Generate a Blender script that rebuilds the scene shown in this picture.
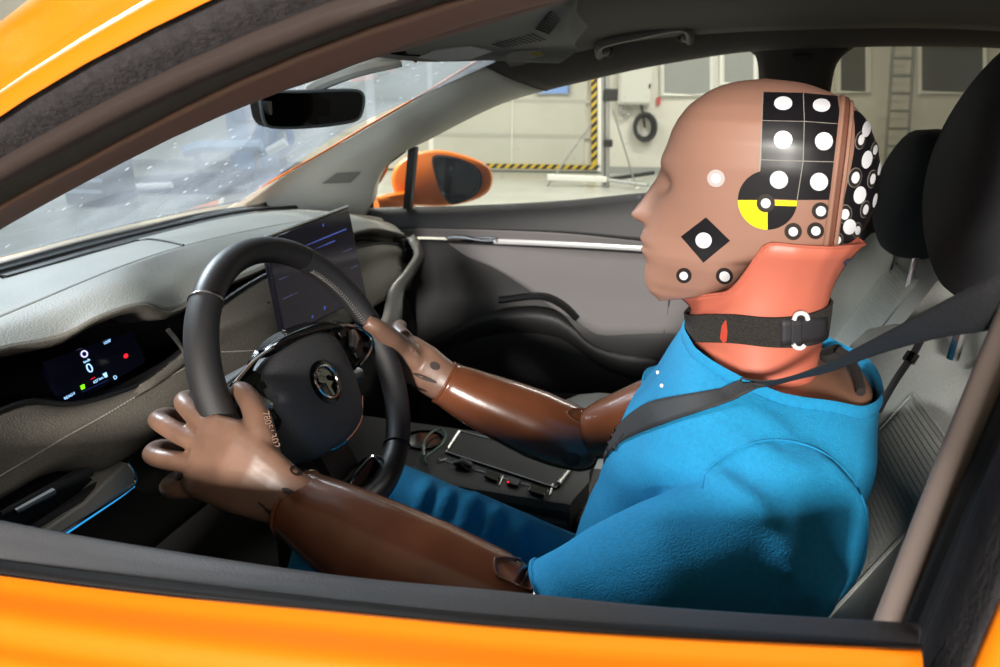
import bpy, bmesh, math, random
import numpy as np
from mathutils import Vector, Matrix, noise
from mathutils.bvhtree import BVHTree
random.seed(4)
for _o in list(bpy.data.objects): bpy.data.objects.remove(_o)
SC = bpy.context.scene
COL = SC.collection
R = math.radians

# ------------------------------------------------------------------ camera
CAMP = np.array([-.067, -1.073, 1.311])
YAW, PITCH, ROLL, FPX = R(15.33), R(19.1), R(.64), 674.8
_f = np.array([-math.sin(YAW)*math.cos(PITCH), math.cos(YAW)*math.cos(PITCH), -math.sin(PITCH)])
_r0 = np.array([math.cos(YAW), math.sin(YAW), 0.]); _u0 = np.cross(_r0, _f)
CR = _r0*math.cos(ROLL) + _u0*math.sin(ROLL); CU = -_r0*math.sin(ROLL) + _u0*math.cos(ROLL); CF = _f
cd = bpy.data.cameras.new('camera'); cam = bpy.data.objects.new('camera', cd); COL.objects.link(cam)
cam.matrix_world = Matrix(((CR[0], CU[0], -CF[0], CAMP[0]), (CR[1], CU[1], -CF[1], CAMP[1]), (CR[2], CU[2], -CF[2], CAMP[2]), (0, 0, 0, 1)))
cd.sensor_width = 36; cd.lens = FPX/1000*36; cd.clip_start = .02; cd.clip_end = 100
cd.dof.use_dof = True; cd.dof.focus_distance = .68; cd.dof.aperture_fstop = 9
SC.camera = cam

# ------------------------------------------------------------------ world, light, exposure
w = bpy.data.worlds.new('World'); SC.world = w; w.use_nodes = True
w.node_tree.nodes['Background'].inputs[0].default_value = (.80, .88, 1, 1)
w.node_tree.nodes['Background'].inputs[1].default_value = .14
SC.view_settings.view_transform = 'Standard'; SC.view_settings.look = 'None'
SC.view_settings.gamma = 1; SC.view_settings.exposure = .22; SC.view_settings.use_curve_mapping = False
SC.cycles.max_bounces = 8; SC.cycles.transparent_max_bounces = 16
SC.cycles.caustics_reflective = False; SC.cycles.caustics_refractive = False
SC.cycles.sample_clamp_indirect = 4

def area(name, loc, target, size, power, color=(1, 1, 1), sy=None):
    l = bpy.data.lights.new(name, 'AREA'); l.energy = power; l.color = color
    l.shape = 'RECTANGLE'; l.size = size; l.size_y = sy or size
    o = bpy.data.objects.new(name, l); COL.objects.link(o); o.location = loc
    d = Vector(target) - Vector(loc); o.rotation_euler = d.to_track_quat('-Z', 'Y').to_euler()
    return o
# hall lamps under the ceiling, a strong lamp ahead of the windscreen, the photographer's lamp by the driver's door
for i, (x, y) in enumerate(((-5, 3.2), (1.2, 4.4), (-5, 8.2), (1.2, 9.2), (-10, 5.5), (5, 6))):
    area('hall_lamp', (x, y, 5.0), (x, y, 0), 2.6, 235, (1, .97, .90), .7)
area('front_lamp', (-3.6, .9, 3.3), (-.6, -.1, 1.0), .8, 400, (1, .97, .92))
area('door_lamp', (-.25, -3.3, 1.74), (-.2, -.2, 1.0), .30, 145, (1, .95, .88))
area('back_lamp', (2.6, -2.6, 3.2), (0, -.8, 1.1), 1.2, 25, (1, .97, .93))

# ------------------------------------------------------------------ pixel / plane helpers
def ray(x, y): return CR*(x-500)/FPX - CU*(y-333.5)/FPX + CF
def A(x, y, Y=None, X=None, Z=None, d=None):
    q = ray(x, y)
    if d is not None: t = d
    elif Y is not None: t = (Y-CAMP[1])/q[1]
    elif X is not None: t = (X-CAMP[0])/q[0]
    else: t = (Z-CAMP[2])/q[2]
    return CAMP + q*t
def srgb(h):
    if isinstance(h, str):
        h = h.lstrip('#'); c = [int(h[i:i+2], 16)/255 for i in (0, 2, 4)]
    else: c = [v/255 for v in h]
    return tuple(v/12.92 if v <= .04045 else ((v+.055)/1.055)**2.4 for v in c) + (1,)
MATS = {}
def M(name, col, rough=.5, metal=0., bump=None, var=None, coat=0., sheen=0., spec=None, emit=None, es=1., trans=0., alpha=1.):
    if name in MATS: return MATS[name]
    m = bpy.data.materials.new(name); m.use_nodes = True; nt = m.node_tree; b = nt.nodes['Principled BSDF']
    c = srgb(col) if not (isinstance(col, tuple) and len(col) == 4) else col
    b.inputs['Base Color'].default_value = c; b.inputs['Roughness'].default_value = rough; b.inputs['Metallic'].default_value = metal
    if coat: b.inputs['Coat Weight'].default_value = coat; b.inputs['Coat Roughness'].default_value = .08
    if sheen: b.inputs['Sheen Weight'].default_value = sheen
    if spec is not None: b.inputs['Specular IOR Level'].default_value = spec
    if trans: b.inputs['Transmission Weight'].default_value = trans
    if alpha < 1: b.inputs['Alpha'].default_value = alpha
    if emit: b.inputs['Emission Color'].default_value = srgb(emit); b.inputs['Emission Strength'].default_value = es
    if bump or var:
        tc = nt.nodes.new('ShaderNodeTexCoord')
    if bump:
        n = nt.nodes.new('ShaderNodeTexNoise'); n.inputs['Scale'].default_value = bump[0]; n.inputs['Detail'].default_value = 3
        bp = nt.nodes.new('ShaderNodeBump'); bp.inputs['Strength'].default_value = bump[1]; bp.inputs['Distance'].default_value = bump[2] if len(bump) > 2 else .001
        nt.links.new(tc.outputs['Object'], n.inputs['Vector']); nt.links.new(n.outputs['Fac'], bp.inputs['Height']); nt.links.new(bp.outputs['Normal'], b.inputs['Normal'])
    if var:
        n = nt.nodes.new('ShaderNodeTexNoise'); n.inputs['Scale'].default_value = var[0]; n.inputs['Detail'].default_value = 4
        rp = nt.nodes.new('ShaderNodeValToRGB'); rp.color_ramp.elements[0].position = .35; rp.color_ramp.elements[1].position = .65
        k = var[1]; c2 = srgb(var[2]) if len(var) > 2 else tuple(v*k for v in c[:3]) + (1,)
        rp.color_ramp.elements[0].color = c2; rp.color_ramp.elements[1].color = c
        nt.links.new(tc.outputs['Object'], n.inputs['Vector']); nt.links.new(n.outputs['Fac'], rp.inputs['Fac']); nt.links.new(rp.outputs['Color'], b.inputs['Base Color'])
    MATS[name] = m
    return m

# ------------------------------------------------------------------ object helpers
def thing(name, label, cat, loc=(0, 0, 0), group=None):
    o = bpy.data.objects.new(name, None); COL.objects.link(o); o.location = loc; o.empty_display_size = .1
    o['label'] = label; o['category'] = cat
    if group: o['group'] = group
    return o
def tag(o, label, cat, group=None):
    o['label'] = label; o['category'] = cat
    if group: o['group'] = group
    return o
def adopt(o, parent):
    if parent is not None:
        o.parent = parent
        if parent.type == 'EMPTY': o.matrix_parent_inverse = Matrix.Translation(-Vector(parent.location))
def obj(name, vf, mat, parent=None, smooth=35, label=None, bevel=None, sub=0, solid=None, kind=None, shell=False):
    v, f = vf[0], vf[1]
    if solid and not shell:                            # open sheets: grow the thickness on the side turned away from the driver's window
        N = np.zeros(3); C = np.mean(np.array([tuple(p) for p in v], float), 0)
        for q in f:
            a, b, c = (np.array(v[q[0]], float), np.array(v[q[1]], float), np.array(v[q[2]], float)); N += np.cross(b-a, c-a)
        if N @ (CAMP-C) < 0: f = [tuple(q)[::-1] for q in f]
    me = bpy.data.meshes.new(name); me.from_pydata([tuple(float(c) for c in p) for p in v], [], [tuple(q) for q in f]); me.validate(); me.update()
    mats = mat if isinstance(mat, (list, tuple)) else [mat]
    for m in mats: me.materials.append(m)
    if len(vf) > 2 and len(me.polygons) == len(vf[2]):
        for p, i in zip(me.polygons, vf[2]): p.material_index = i
    if smooth:
        for p in me.polygons: p.use_smooth = True
        if smooth < 180: me.set_sharp_from_angle(angle=R(smooth))
    o = bpy.data.objects.new(name, me); COL.objects.link(o); adopt(o, parent)
    if solid:
        s = o.modifiers.new('solid', 'SOLIDIFY'); s.thickness = abs(solid); s.offset = (-1 if solid > 0 else 1) if shell else -1
    if bevel:
        b = o.modifiers.new('bevel', 'BEVEL'); b.width = bevel; b.segments = 3; b.limit_method = 'ANGLE'; b.angle_limit = R(35)
    if sub:
        s = o.modifiers.new('sub', 'SUBSURF'); s.levels = sub; s.render_levels = sub
    if label: o['label'] = label
    if kind: o['kind'] = kind
    return o
def fixn(vf):
    """consistent outward normals for a closed mesh"""
    bm = bmesh.new(); vs = [bm.verts.new(tuple(float(c) for c in p)) for p in vf[0]]
    for q in vf[1]:
        try: bm.faces.new([vs[i] for i in q])
        except ValueError: pass
    bmesh.ops.recalc_face_normals(bm, faces=bm.faces); bm.verts.index_update()
    v = [tuple(x.co) for x in bm.verts]; f = [tuple(x.index for x in p.verts) for p in bm.faces]; bm.free()
    return v, f
def join(*vfs):
    V, F = [], []
    for vf in vfs:
        n = len(V); V += [tuple(p) for p in vf[0]]; F += [tuple(i+n for i in q) for q in vf[1]]
    return V, F
def cat(pts, n, closed=False):
    """Catmull-Rom resample by chord length"""
    P = [np.array(p, float) for p in pts]
    if closed: P = P + [P[0]]
    if len(P) == 2: return [P[0]+(P[1]-P[0])*i/(n-1) for i in range(n)]
    d = [0.]
    for a, b in zip(P, P[1:]): d.append(d[-1]+max(1e-9, float(np.linalg.norm(b-a)))**.5)
    m = len(P); out = []
    def tang(i):
        if closed: a, b = (P[m-2], P[1]) if i in (0, m-1) else (P[i-1], P[i+1]); da = (d[1]-d[0]+d[m-1]-d[m-2]) if i in (0, m-1) else d[i+1]-d[i-1]; return (b-a)/da
        if i == 0: return (P[1]-P[0])/(d[1]-d[0])
        if i == m-1: return (P[-1]-P[-2])/(d[-1]-d[-2])
        return (P[i+1]-P[i-1])/(d[i+1]-d[i-1])
    N = n if closed else n-1
    for k in range(n):
        t = d[-1]*k/N; i = 0
        while i < m-2 and d[i+1] < t: i += 1
        h = d[i+1]-d[i]; s = (t-d[i])/h
        out.append((2*s**3-3*s**2+1)*P[i] + (s**3-2*s**2+s)*h*tang(i) + (-2*s**3+3*s**2)*P[i+1] + (s**3-s**2)*h*tang(i+1))
    return out
def grid(rows, closed_u=False, closed_v=False):
    nv, nu = len(rows), len(rows[0]); V = [tuple(p) for r in rows for p in r]; F = []
    for j in range(nv-(0 if closed_v else 1)):
        for i in range(nu-(0 if closed_u else 1)):
            a = j*nu+i; b = j*nu+(i+1) % nu; j2 = (j+1) % nv
            F.append((a, b, j2*nu+(i+1) % nu, j2*nu+i))
    return V, F
def sheet(rows, nu=24, nv=None):
    """smooth surface through rows of points; nv=None keeps rows as straight-ruled strips"""
    r = [cat(q, nu) for q in rows]
    if nv:
        cols = [cat([r[j][i] for j in range(len(r))], nv) for i in range(nu)]
        r = [[cols[i][j] for i in range(nu)] for j in range(nv)]
    return grid(r)
def loft(rings, cap=True):
    V, F = grid(rings, closed_u=True); n = len(rings[0])
    if cap:
        F.append(tuple(range(n))[::-1]); F.append(tuple(range((len(rings)-1)*n, len(rings)*n)))
    return fixn((V, F)) if cap else (V, F)
def tube(path, r, n=10, closed=False, cap=True, flat=None, up=None):
    """sweep of an ellipse; r scalar or list (radius or (a,b)); up: hint for the a axis"""
    P = [np.array(p, float) for p in path]; m = len(P)
    rr = r if isinstance(r, (list, tuple)) and len(r) == m else [r]*m
    T = []
    for i in range(m):
        a = P[(i-1) % m] if closed or i > 0 else P[i]; b = P[(i+1) % m] if closed or i < m-1 else P[i]
        t = b-a; T.append(t/(np.linalg.norm(t)+1e-12))
    h = np.array(up, float) if up is not None else np.array([0, 0, 1.])
    if abs(h @ T[0]) > .95: h = np.array([1., 0, 0])
    rings = []
    nrm = h-T[0]*(h @ T[0]); nrm /= np.linalg.norm(nrm)
    for i in range(m):
        if up is not None:
            q = h-T[i]*(h @ T[i])
            if np.linalg.norm(q) > .1: nrm = q
        nrm = nrm-T[i]*(nrm @ T[i]); nrm /= np.linalg.norm(nrm); bn = np.cross(T[i], nrm)
        a, b = (rr[i] if isinstance(rr[i], (tuple, list)) else (rr[i], rr[i]))
        rings.append([P[i]+nrm*a*math.cos(2*math.pi*k/n)+bn*b*math.sin(2*math.pi*k/n) for k in range(n)])
    V, F = grid(rings, closed_u=True, closed_v=closed)
    if not closed and cap:
        F.append(tuple(range(n))[::-1]); F.append(tuple(range((m-1)*n, m*n)))
    return fixn((V, F))
def prism(pts, vec):
    n = len(pts); v = np.array(vec, float); V = [tuple(p) for p in pts]+[tuple(np.array(p)+v) for p in pts]
    F = [tuple(range(n)), tuple(range(n, 2*n))[::-1]]+[(i, (i+1) % n, n+(i+1) % n, n+i) for i in range(n)]
    return fixn((V, F))
def box(c, s, M3=None):
    V = []
    for dx in (-.5, .5):
        for dy in (-.5, .5):
            for dz in (-.5, .5):
                p = np.array([dx*s[0], dy*s[1], dz*s[2]])
                if M3 is not None: p = M3 @ p
                V.append(tuple(np.array(c, float)+p))
    return fixn((V, [(0, 1, 3, 2), (4, 6, 7, 5), (0, 4, 5, 1), (2, 3, 7, 6), (0, 2, 6, 4), (1, 5, 7, 3)]))
def ball(c, r, n=16, m=10):
    rx, ry, rz = r if isinstance(r, (tuple, list)) else (r, r, r)
    rings = [[(c[0]+rx*math.sin(math.pi*j/m)*math.cos(2*math.pi*i/n), c[1]+ry*math.sin(math.pi*j/m)*math.sin(2*math.pi*i/n), c[2]+rz*math.cos(math.pi*j/m)) for i in range(n)] for j in range(1, m)]
    V, F = grid(rings, closed_u=True); V += [(c[0], c[1], c[2]+rz), (c[0], c[1], c[2]-rz)]; a = len(V)-2
    F += [(a, i, (i+1) % n) for i in range(n)]+[(a+1, (m-2)*n+(i+1) % n, (m-2)*n+i) for i in range(n)]
    return fixn((V, F))
def fuse(vfs, voxel, smooth=6, factor=.5):
    """union of closed shapes as one continuous surface"""
    V, F = join(*vfs); me = bpy.data.meshes.new('tmp'); me.from_pydata([tuple(map(float, p)) for p in V], [], F); me.update()
    o = bpy.data.objects.new('tmp', me); COL.objects.link(o)
    m = o.modifiers.new('r', 'REMESH'); m.mode = 'VOXEL'; m.voxel_size = voxel; m.adaptivity = 0
    s = o.modifiers.new('s', 'SMOOTH'); s.factor = factor; s.iterations = smooth
    dg = bpy.context.evaluated_depsgraph_get(); dg.update()
    e = o.evaluated_get(dg).to_mesh()
    v = [tuple(x.co) for x in e.vertices]; f = [tuple(p.vertices) for p in e.polygons]
    o.evaluated_get(dg).to_mesh_clear(); bpy.data.objects.remove(o); bpy.data.meshes.remove(me)
    return v, f
def bvh(*vfs):
    V, F = join(*vfs); return BVHTree.FromPolygons([Vector(p) for p in V], F)
def hitpx(tree, x, y, off=.0006):
    h = tree.ray_cast(Vector(CAMP), Vector(ray(x, y)).normalized())
    if h[0] is None:                                   # just past the rim of the surface: take its nearest point
        d = Vector(ray(x, y)).normalized(); t = .7
        for _ in range(6):
            h = tree.find_nearest(Vector(CAMP)+d*t); t = (h[0]-Vector(CAMP)).dot(d)
        if (h[0]-(Vector(CAMP)+d*t)).length > .02: return None
    n = h[1]
    if n.dot(Vector(ray(x, y))) > 0: n = -n
    return np.array(h[0]+n*off)
def bezel(pts, w, n=8): return tube(pts, w, n, closed=True)
def textmesh(s, size, origin, ex, ey, depth=.0004):
    """flat lettering laid in the plane spanned by ex, ey"""
    c = bpy.data.curves.new('t', 'FONT'); c.body = s; c.size = size; c.extrude = depth; c.align_x = 'CENTER'; c.align_y = 'CENTER'; c.resolution_u = 3
    o = bpy.data.objects.new('t', c); COL.objects.link(o); dg = bpy.context.evaluated_depsgraph_get(); dg.update()
    e = o.evaluated_get(dg).to_mesh(); ex = np.array(ex, float); ey = np.array(ey, float); ez = np.cross(ex, ey)
    V = [np.array(origin)+ex*v.co.x+ey*v.co.y+ez*v.co.z for v in e.vertices]; F = [tuple(p.vertices) for p in e.polygons]
    o.evaluated_get(dg).to_mesh_clear(); bpy.data.objects.remove(o); bpy.data.curves.remove(c)
    return V, F
def unit(v): v = np.array(v, float); return v/np.linalg.norm(v)
# ------------------------------------------------------------------ materials
ORANGE = M('orange paint', '#d87305', .45, 0, coat=.12, spec=.35)
BLACKR = M('black rubber', '#131214', .6)
SEALGREY = M('felt seal', '#2b272b', .9, bump=(300, 1., .0015), var=(140, .5))
BPILL = M('B pillar trim plastic', '#85756d', .6, bump=(900, .2))
TAUPE = M('taupe trim', '#352b28', .6, bump=(900, .2))
BROWNT = M('brown grey trim', '#775b51', .62, bump=(900, .2))
SILLG = M('grained black vinyl', '#58585c', .5, bump=(800, .6, .001))
HEADL = M('headliner cloth', '#55504c', .95, bump=(1200, .3))
PILLG = M('pale pillar trim', '#d2cfc4', .8, bump=(1200, .2))
DARKP = M('dark plastic', '#303031', .5, bump=(900, .25))
BLACKP = M('black plastic', '#141415', .4)
GLOSSB = M('gloss black', '#0a0a0b', .12)
CHROME = M('chrome', '#e6e6e8', .12, 1.)
SATIN = M('satin silver', '#b9b8b4', .3, 1.)
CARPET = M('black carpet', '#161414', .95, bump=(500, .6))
DASHF = M('dash fabric', '#68635a', .85, bump=(420, .8, .001), var=(500, .72))
DASHP = M('dash upper skin', '#86847a', .6, bump=(420, .7, .001), var=(500, .86))
DOORG = M('door panel fabric', '#837f80', .7, bump=(900, .35))
WHITEP = M('white print', '#f2f1ec', .5)

def glass_mat(name, tint, dirt, spots):
    m = bpy.data.materials.new(name); m.use_nodes = True; nt = m.node_tree; nt.nodes.clear()
    out = nt.nodes.new('ShaderNodeOutputMaterial'); mix = nt.nodes.new('ShaderNodeMixShader'); tr = nt.nodes.new('ShaderNodeBsdfTransparent')
    tr.inputs[0].default_value = tint
    df = nt.nodes.new('ShaderNodeBsdfTranslucent'); df.inputs[0].default_value = (.56, .66, .80, 1)
    d2 = nt.nodes.new('ShaderNodeBsdfDiffuse'); d2.inputs[0].default_value = (.66, .72, .8, 1); dm = nt.nodes.new('ShaderNodeMixShader'); dm.inputs[0].default_value = .5
    nt.links.new(df.outputs[0], dm.inputs[1]); nt.links.new(d2.outputs[0], dm.inputs[2])
    tc = nt.nodes.new('ShaderNodeTexCoord'); n1 = nt.nodes.new('ShaderNodeTexNoise'); n1.inputs['Scale'].default_value = 5; n1.inputs['Detail'].default_value = 5
    vo = nt.nodes.new('ShaderNodeTexVoronoi'); vo.inputs['Scale'].default_value = 24
    nt.links.new(tc.outputs['Object'], n1.inputs['Vector']); nt.links.new(tc.outputs['Object'], vo.inputs['Vector'])
    mr = nt.nodes.new('ShaderNodeMapRange'); mr.inputs[1].default_value = .3; mr.inputs[2].default_value = .75; mr.inputs[3].default_value = dirt*.5; mr.inputs[4].default_value = dirt*1.5
    nt.links.new(n1.outputs['Fac'], mr.inputs[0])
    ms = nt.nodes.new('ShaderNodeMapRange'); ms.inputs[1].default_value = .07; ms.inputs[2].default_value = .15; ms.inputs[3].default_value = spots; ms.inputs[4].default_value = 0
    nt.links.new(vo.outputs['Distance'], ms.inputs[0])
    ad = nt.nodes.new('ShaderNodeMath'); ad.operation = 'ADD'; ad.use_clamp = True
    nt.links.new(mr.outputs[0], ad.inputs[0]); nt.links.new(ms.outputs[0], ad.inputs[1]); nt.links.new(ad.outputs[0], mix.inputs[0])
    nt.links.new(tr.outputs[0], mix.inputs[1]); nt.links.new(dm.outputs[0], mix.inputs[2])
    gl = nt.nodes.new('ShaderNodeBsdfGlossy'); gl.inputs['Roughness'].default_value = .02; fr = nt.nodes.new('ShaderNodeFresnel'); fr.inputs[0].default_value = 1.35
    m2 = nt.nodes.new('ShaderNodeMixShader'); nt.links.new(fr.outputs[0], m2.inputs[0]); nt.links.new(mix.outputs[0], m2.inputs[1]); nt.links.new(gl.outputs[0], m2.inputs[2])
    nt.links.new(m2.outputs[0], out.inputs[0])
    return m
WSGLASS = glass_mat('dusty windscreen glass', (.46, .55, .64, 1), .30, .5)
SIDEGLASS = glass_mat('side window glass', (.93, .96, .94, 1), .03, .12)
DARKGLASS = glass_mat('tinted rear glass', (.36, .35, .29, 1), .04, .0)

# ------------------------------------------------------------------ the hall
HU, HV = np.array([math.cos(R(13)), math.sin(R(13)), 0]), np.array([-math.sin(R(13)), math.cos(R(13)), 0])
HO = np.array([CAMP[0], CAMP[1], 0.])
def H(u, v, z): return HO+HU*u+HV*v+np.array([0, 0, z])
VW = 13.4
def HW(x, y, v=VW):
    q = ray(x, y); t = v/(q @ HV); p = CAMP+q*t
    return np.array([(p-HO) @ HU, p[2]])          # u, z on the plane v
def hbox(u0, u1, v0, v1, z0, z1):
    P = [H(u, v, z) for u in (u0, u1) for v in (v0, v1) for z in (z0, z1)]
    return fixn((P, [(0, 1, 3, 2), (4, 6, 7, 5), (0, 4, 5, 1), (2, 3, 7, 6), (0, 2, 6, 4), (1, 5, 7, 3)]))
def struct(name, vf, mat, **k):
    o = obj(name, vf, mat, **k); o['kind'] = 'structure'; return o
WALLM = M('pale wall paint', '#cfccc0', .8, var=(1.3, .93), bump=(30, .05))
FLOORM = M('grey epoxy floor', '#b3b4aa', .22, var=(2, .9))
CEILM = M('ceiling paint', '#9a9a96', .9)
struct('floor', hbox(-14, 14, -6, 13.6, -.1, 0), FLOORM)
struct('wall_back', hbox(-14, 14, VW, VW+.2, 0, 6), WALLM)
struct('wall_left', hbox(-14.2, -14, -6, 13.6, 0, 6), M('blue grey wall', '#9fb0c0', .85))
struct('wall_right', hbox(14, 14.2, -6, 13.6, 0, 6), WALLM)
struct('wall_front', hbox(-14, 14, -6.2, -6, 0, 6), WALLM)
struct('ceiling', hbox(-14.2, 14.2, -6.2, 13.8, 6, 6.2), CEILM)
struct('baseboard_back', hbox(-14, 14, VW-.03, VW, 0, .12), M('grey skirting', '#8f918c', .6))

# ------------------------------------------------------------------ car body
GX = [(-1.25, .95), (-1.15, .995), (-1.0, 1.06), (-.75, 1.18), (-.5, 1.30), (-.38, 1.362), (-.25, 1.41), (-.1, 1.44), (.1, 1.455), (.5, 1.45), (.95, 1.38)]
_gs = cat([np.array(p) for p in GX], 120)
def g(x): return float(np.interp(x, [p[0] for p in _gs], [p[1] for p in _gs]))
def rail(px, Y, x0=-1.15, x1=.8, n=64, sm=True):
    """long edge of a roof rail that passes through the seen points and follows the roof line beyond them"""
    P = [A(a, b, Y=Y) for a, b in px]; xs = [p[0] for p in P]; os_ = [p[2]-g(p[0]) for p in P]
    X = sorted(set([x0+(x1-x0)*i/(n-1) for i in range(n)]))
    zz = [g(x)+float(np.interp(x, xs, os_)) for x in X]
    for _ in range(6): zz = [zz[0]]+[(zz[i-1]+2*zz[i]+zz[i+1])/4 for i in range(1, len(zz)-1)]+[zz[-1]]
    return [np.array([x, Y, z]) for x, z in zip(X, zz)]
car = thing('car', 'orange car body with pillars, roof and windscreen around the dummy', 'car', (0, 0, 0))
E0 = rail([(0, 77), (60, 38), (119, 3)], -.70); E1 = rail([(0, 111), (102, 49), (211, 0)], -.725)
E1b = [p+np.array([0, .006, .002]) for p in E1]
E2 = rail([(0, 160), (170, 73), (340, 2)], -.70); E3 = rail([(0, 176), (170, 88), (340, 22)], -.69)
E3b = [p+np.array([.0, .016, .010]) for p in E3]
E4 = rail([(0, 201), (170, 111), (340, 37)], -.655); E5 = rail([(0, 223), (102, 167), (180, 125), (300, 80), (340, 63)], -.60)
up = [p+np.array([0, .03, .05]) for p in E0]; up2 = [p+np.array([0, .17, .085]) for p in E0]
groove = [p+np.array([0, .008, -.012]) for p in E0]
obj('roof_side_panel', sheet([up2, up, E0], 40), ORANGE, car, solid=.004)
obj('roof_gutter', sheet([E0, groove, [a+(b-a)*.12+np.array([0, -.004, .004]) for a, b in zip(groove, E1)]], 40), ORANGE, car, solid=.003)
obj('door_frame_panel', sheet([[a+(b-a)*.12+np.array([0, -.004, .004]) for a, b in zip(groove, E1)], [a+(b-a)*.6+np.array([0, -.010, .006]) for a, b in zip(groove, E1)], E1, E1b], 40, 12), ORANGE, car, solid=.003)
obj('felt_seal', sheet([E1b, [(a+b)/2+np.array([0, -.006, 0]) for a, b in zip(E1b, E2)], E2], 40, 10), SEALGREY, car, solid=.004)
obj('window_seal', sheet([E2, [(a+b)/2+np.array([0, -.008, -.002]) for a, b in zip(E2, E3)], E3, E3b], 40, 12), TAUPE, car, solid=.004)
obj('seal_gap', sheet([E3b, [p+np.array([0, .02, .018]) for p in E3b], E4], 40), BLACKR, car, solid=.004)
E5b = [p+np.array([0, .02, .03]) for p in E5]
obj('pillar_trim', sheet([E4, [(a+b)/2+np.array([0, -.010, 0]) for a, b in zip(E4, E5)], E5, E5b], 40, 12), BROWNT, car, solid=.004)
# roof skin and headliner
def hl_row(x, z0): return [np.array([x, y, z]) for y, z in ((-.585, g(x)+.0), (-.5, z0-.01), (-.3, z0+.01), (0, z0+.02), (.3, z0+.01), (.5, z0-.004), (.585, max(g(x)-.01, z0-.022)))]
rows = [hl_row(x, z) for x, z in ((-.50, 1.402), (-.40, 1.425), (-.2, 1.462), (.1, 1.478), (.5, 1.47), (.95, 1.40))]
obj('headliner', sheet(rows, 24, 24), HEADL, car, solid=-.01)
rows = [[np.array([x, y, z+dz]) for y, dz in ((-.56, -.01), (-.3, .035), (0, .05), (.3, .035), (.56, -.01))] for x, z in ((-.55, 1.415), (-.3, 1.48), (.1, 1.51), (.5, 1.50), (1.0, 1.43))]
obj('roof_skin', sheet(rows, 20, 20), ORANGE, car, solid=-.004)
# far side: windscreen pillar trim and roof rail, B pillar
fa = [A(x, y, Y=Y) for x, y, Y in ((205, 222, .60), (235, 203, .60), (262, 188, .60), (300, 167, .60), (330, 150, .60), (360, 132, .60), (400, 109, .59), (440, 86, .575), (478, 63, .56), (530, 36, .55), (600, 10, .55), (680, -6, .555), (760, -10, .56), (900, -10, .56), (1200, -10, .56))]
fb = [A(x, y, Y=Y) for x, y, Y in ((345, 235, .69), (369.5, 205, .69), (371, 187, .69), (378, 170, .688), (398, 153, .685), (416, 145, .68), (455, 124.5, .672), (500, 102.5, .666), (545, 90, .662), (590, 79, .66), (640, 67, .655), (735, 51, .65), (800, 47, .65), (960, 44, .66), (1250, 60, .66))]
fm = [(a+b)/2+np.array([.0, -.020, -.004]) for a, b in zip(fa, fb)]
fb2 = [p+np.array([0, .05, .006]) for p in fb]
_cols = []
for q in (fa, fm, fb, fb2): _cols.append([q[0]]+[q[i]+(q[i+1]-q[i])*k/4 for i in range(len(q)-1) for k in range(1, 5)])
_g = [cat([c[i] for c in _cols], 12) for i in range(len(_cols[0]))]
for _ in range(3): _g = [_g[0]]+[[(_g[i-1][j]+2*_g[i][j]+_g[i+1][j])/4 for j in range(12)] for i in range(1, len(_g)-1)]+[_g[-1]]
obj('pillar_trim', grid(_g[:33]), PILLG, car, solid=.004, label='pale grey far windscreen pillar trim')
obj('roof_rail_trim', grid(_g[32:]), HEADL, car, solid=.004)
obj('trim_joint', tube([p+np.array([-.0, -.002, -.001]) for p in _g[32]], .0010, 5), HEADL, car)
obj('airbag_label', prism([hitpx(bvh(grid(_g[:33])), x, y, .004) for x, y in ((322, 183), (337, 172), (361, 171), (350, 182))], (.0, .002, 0)), M('airbag label grey', '#8f8c84', .8), car)
fo = [p+np.array([0, .04, .05]) for p in fb2]
obj('roof_side_panel', sheet([[p+np.array([-.004, .002, .001]) for p in fa[2:]], [p+np.array([-.04, .05, -.012]) for p in fa[2:]], fo[2:], fb2[2:]], 40, 10), ORANGE, car, solid=.004)
# near side B pillar
B0 = [np.array([0.135, -0.600, 1.44])]+[A(x, y, Y=-.655) for x, y in ((1085, 60), (1040, 200), (996, 310), (935, 460), (872, 622), (850, 680))]
B1 = [np.array([0.150, -0.625, 1.44])]+[A(x, y, Y=-.675) for x, y in ((1115, 60), (1075, 200), (1030, 320), (966, 470), (903, 622), (880, 680))]
B2 = [np.array([0.150, -0.665, 1.44])]+[A(x, y, Y=-.72) for x, y in ((1150, 60), (1100, 200), (1055, 320), (985, 480), (925, 632), (905, 680))]
B3 = [np.array([0.160, -0.700, 1.44])]+[A(x, y, Y=-.785) for x, y in ((1190, 60), (1160, 200), (1120, 320), (1050, 480), (977, 652), (950, 720))]
B4 = [np.array([0.270, -0.705, 1.44])]+[A(x, y, Y=-.80) for x, y in ((1300, 60), (1260, 200), (1220, 330), (1150, 500), (1090, 680), (1060, 740))]
obj('pillar_trim', sheet([[p+np.array([.03, .05, 0]) for p in B0], B0, [(a+b)/2+np.array([-.002, -.006, 0]) for a, b in zip(B0, B1)], B1], 24, 10), BPILL, car, solid=.004, label='taupe B pillar trim')
obj('door_seal', sheet([B1, [(a+b)/2+np.array([.01, .012, 0]) for a, b in zip(B1, B2)], B2], 24, 8), BLACKR, car, solid=.004)
obj('pillar_cover', sheet([B2, [(a+b)/2+np.array([-.004, -.004, 0]) for a, b in zip(B2, B3)], B3], 24, 8), SEALGREY, car, solid=.004)
obj('rear_door_panel', sheet([B3, [p+np.array([.004, -.006, 0]) for p in B3], B4], 24, 8), ORANGE, car, solid=.004)
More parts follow.
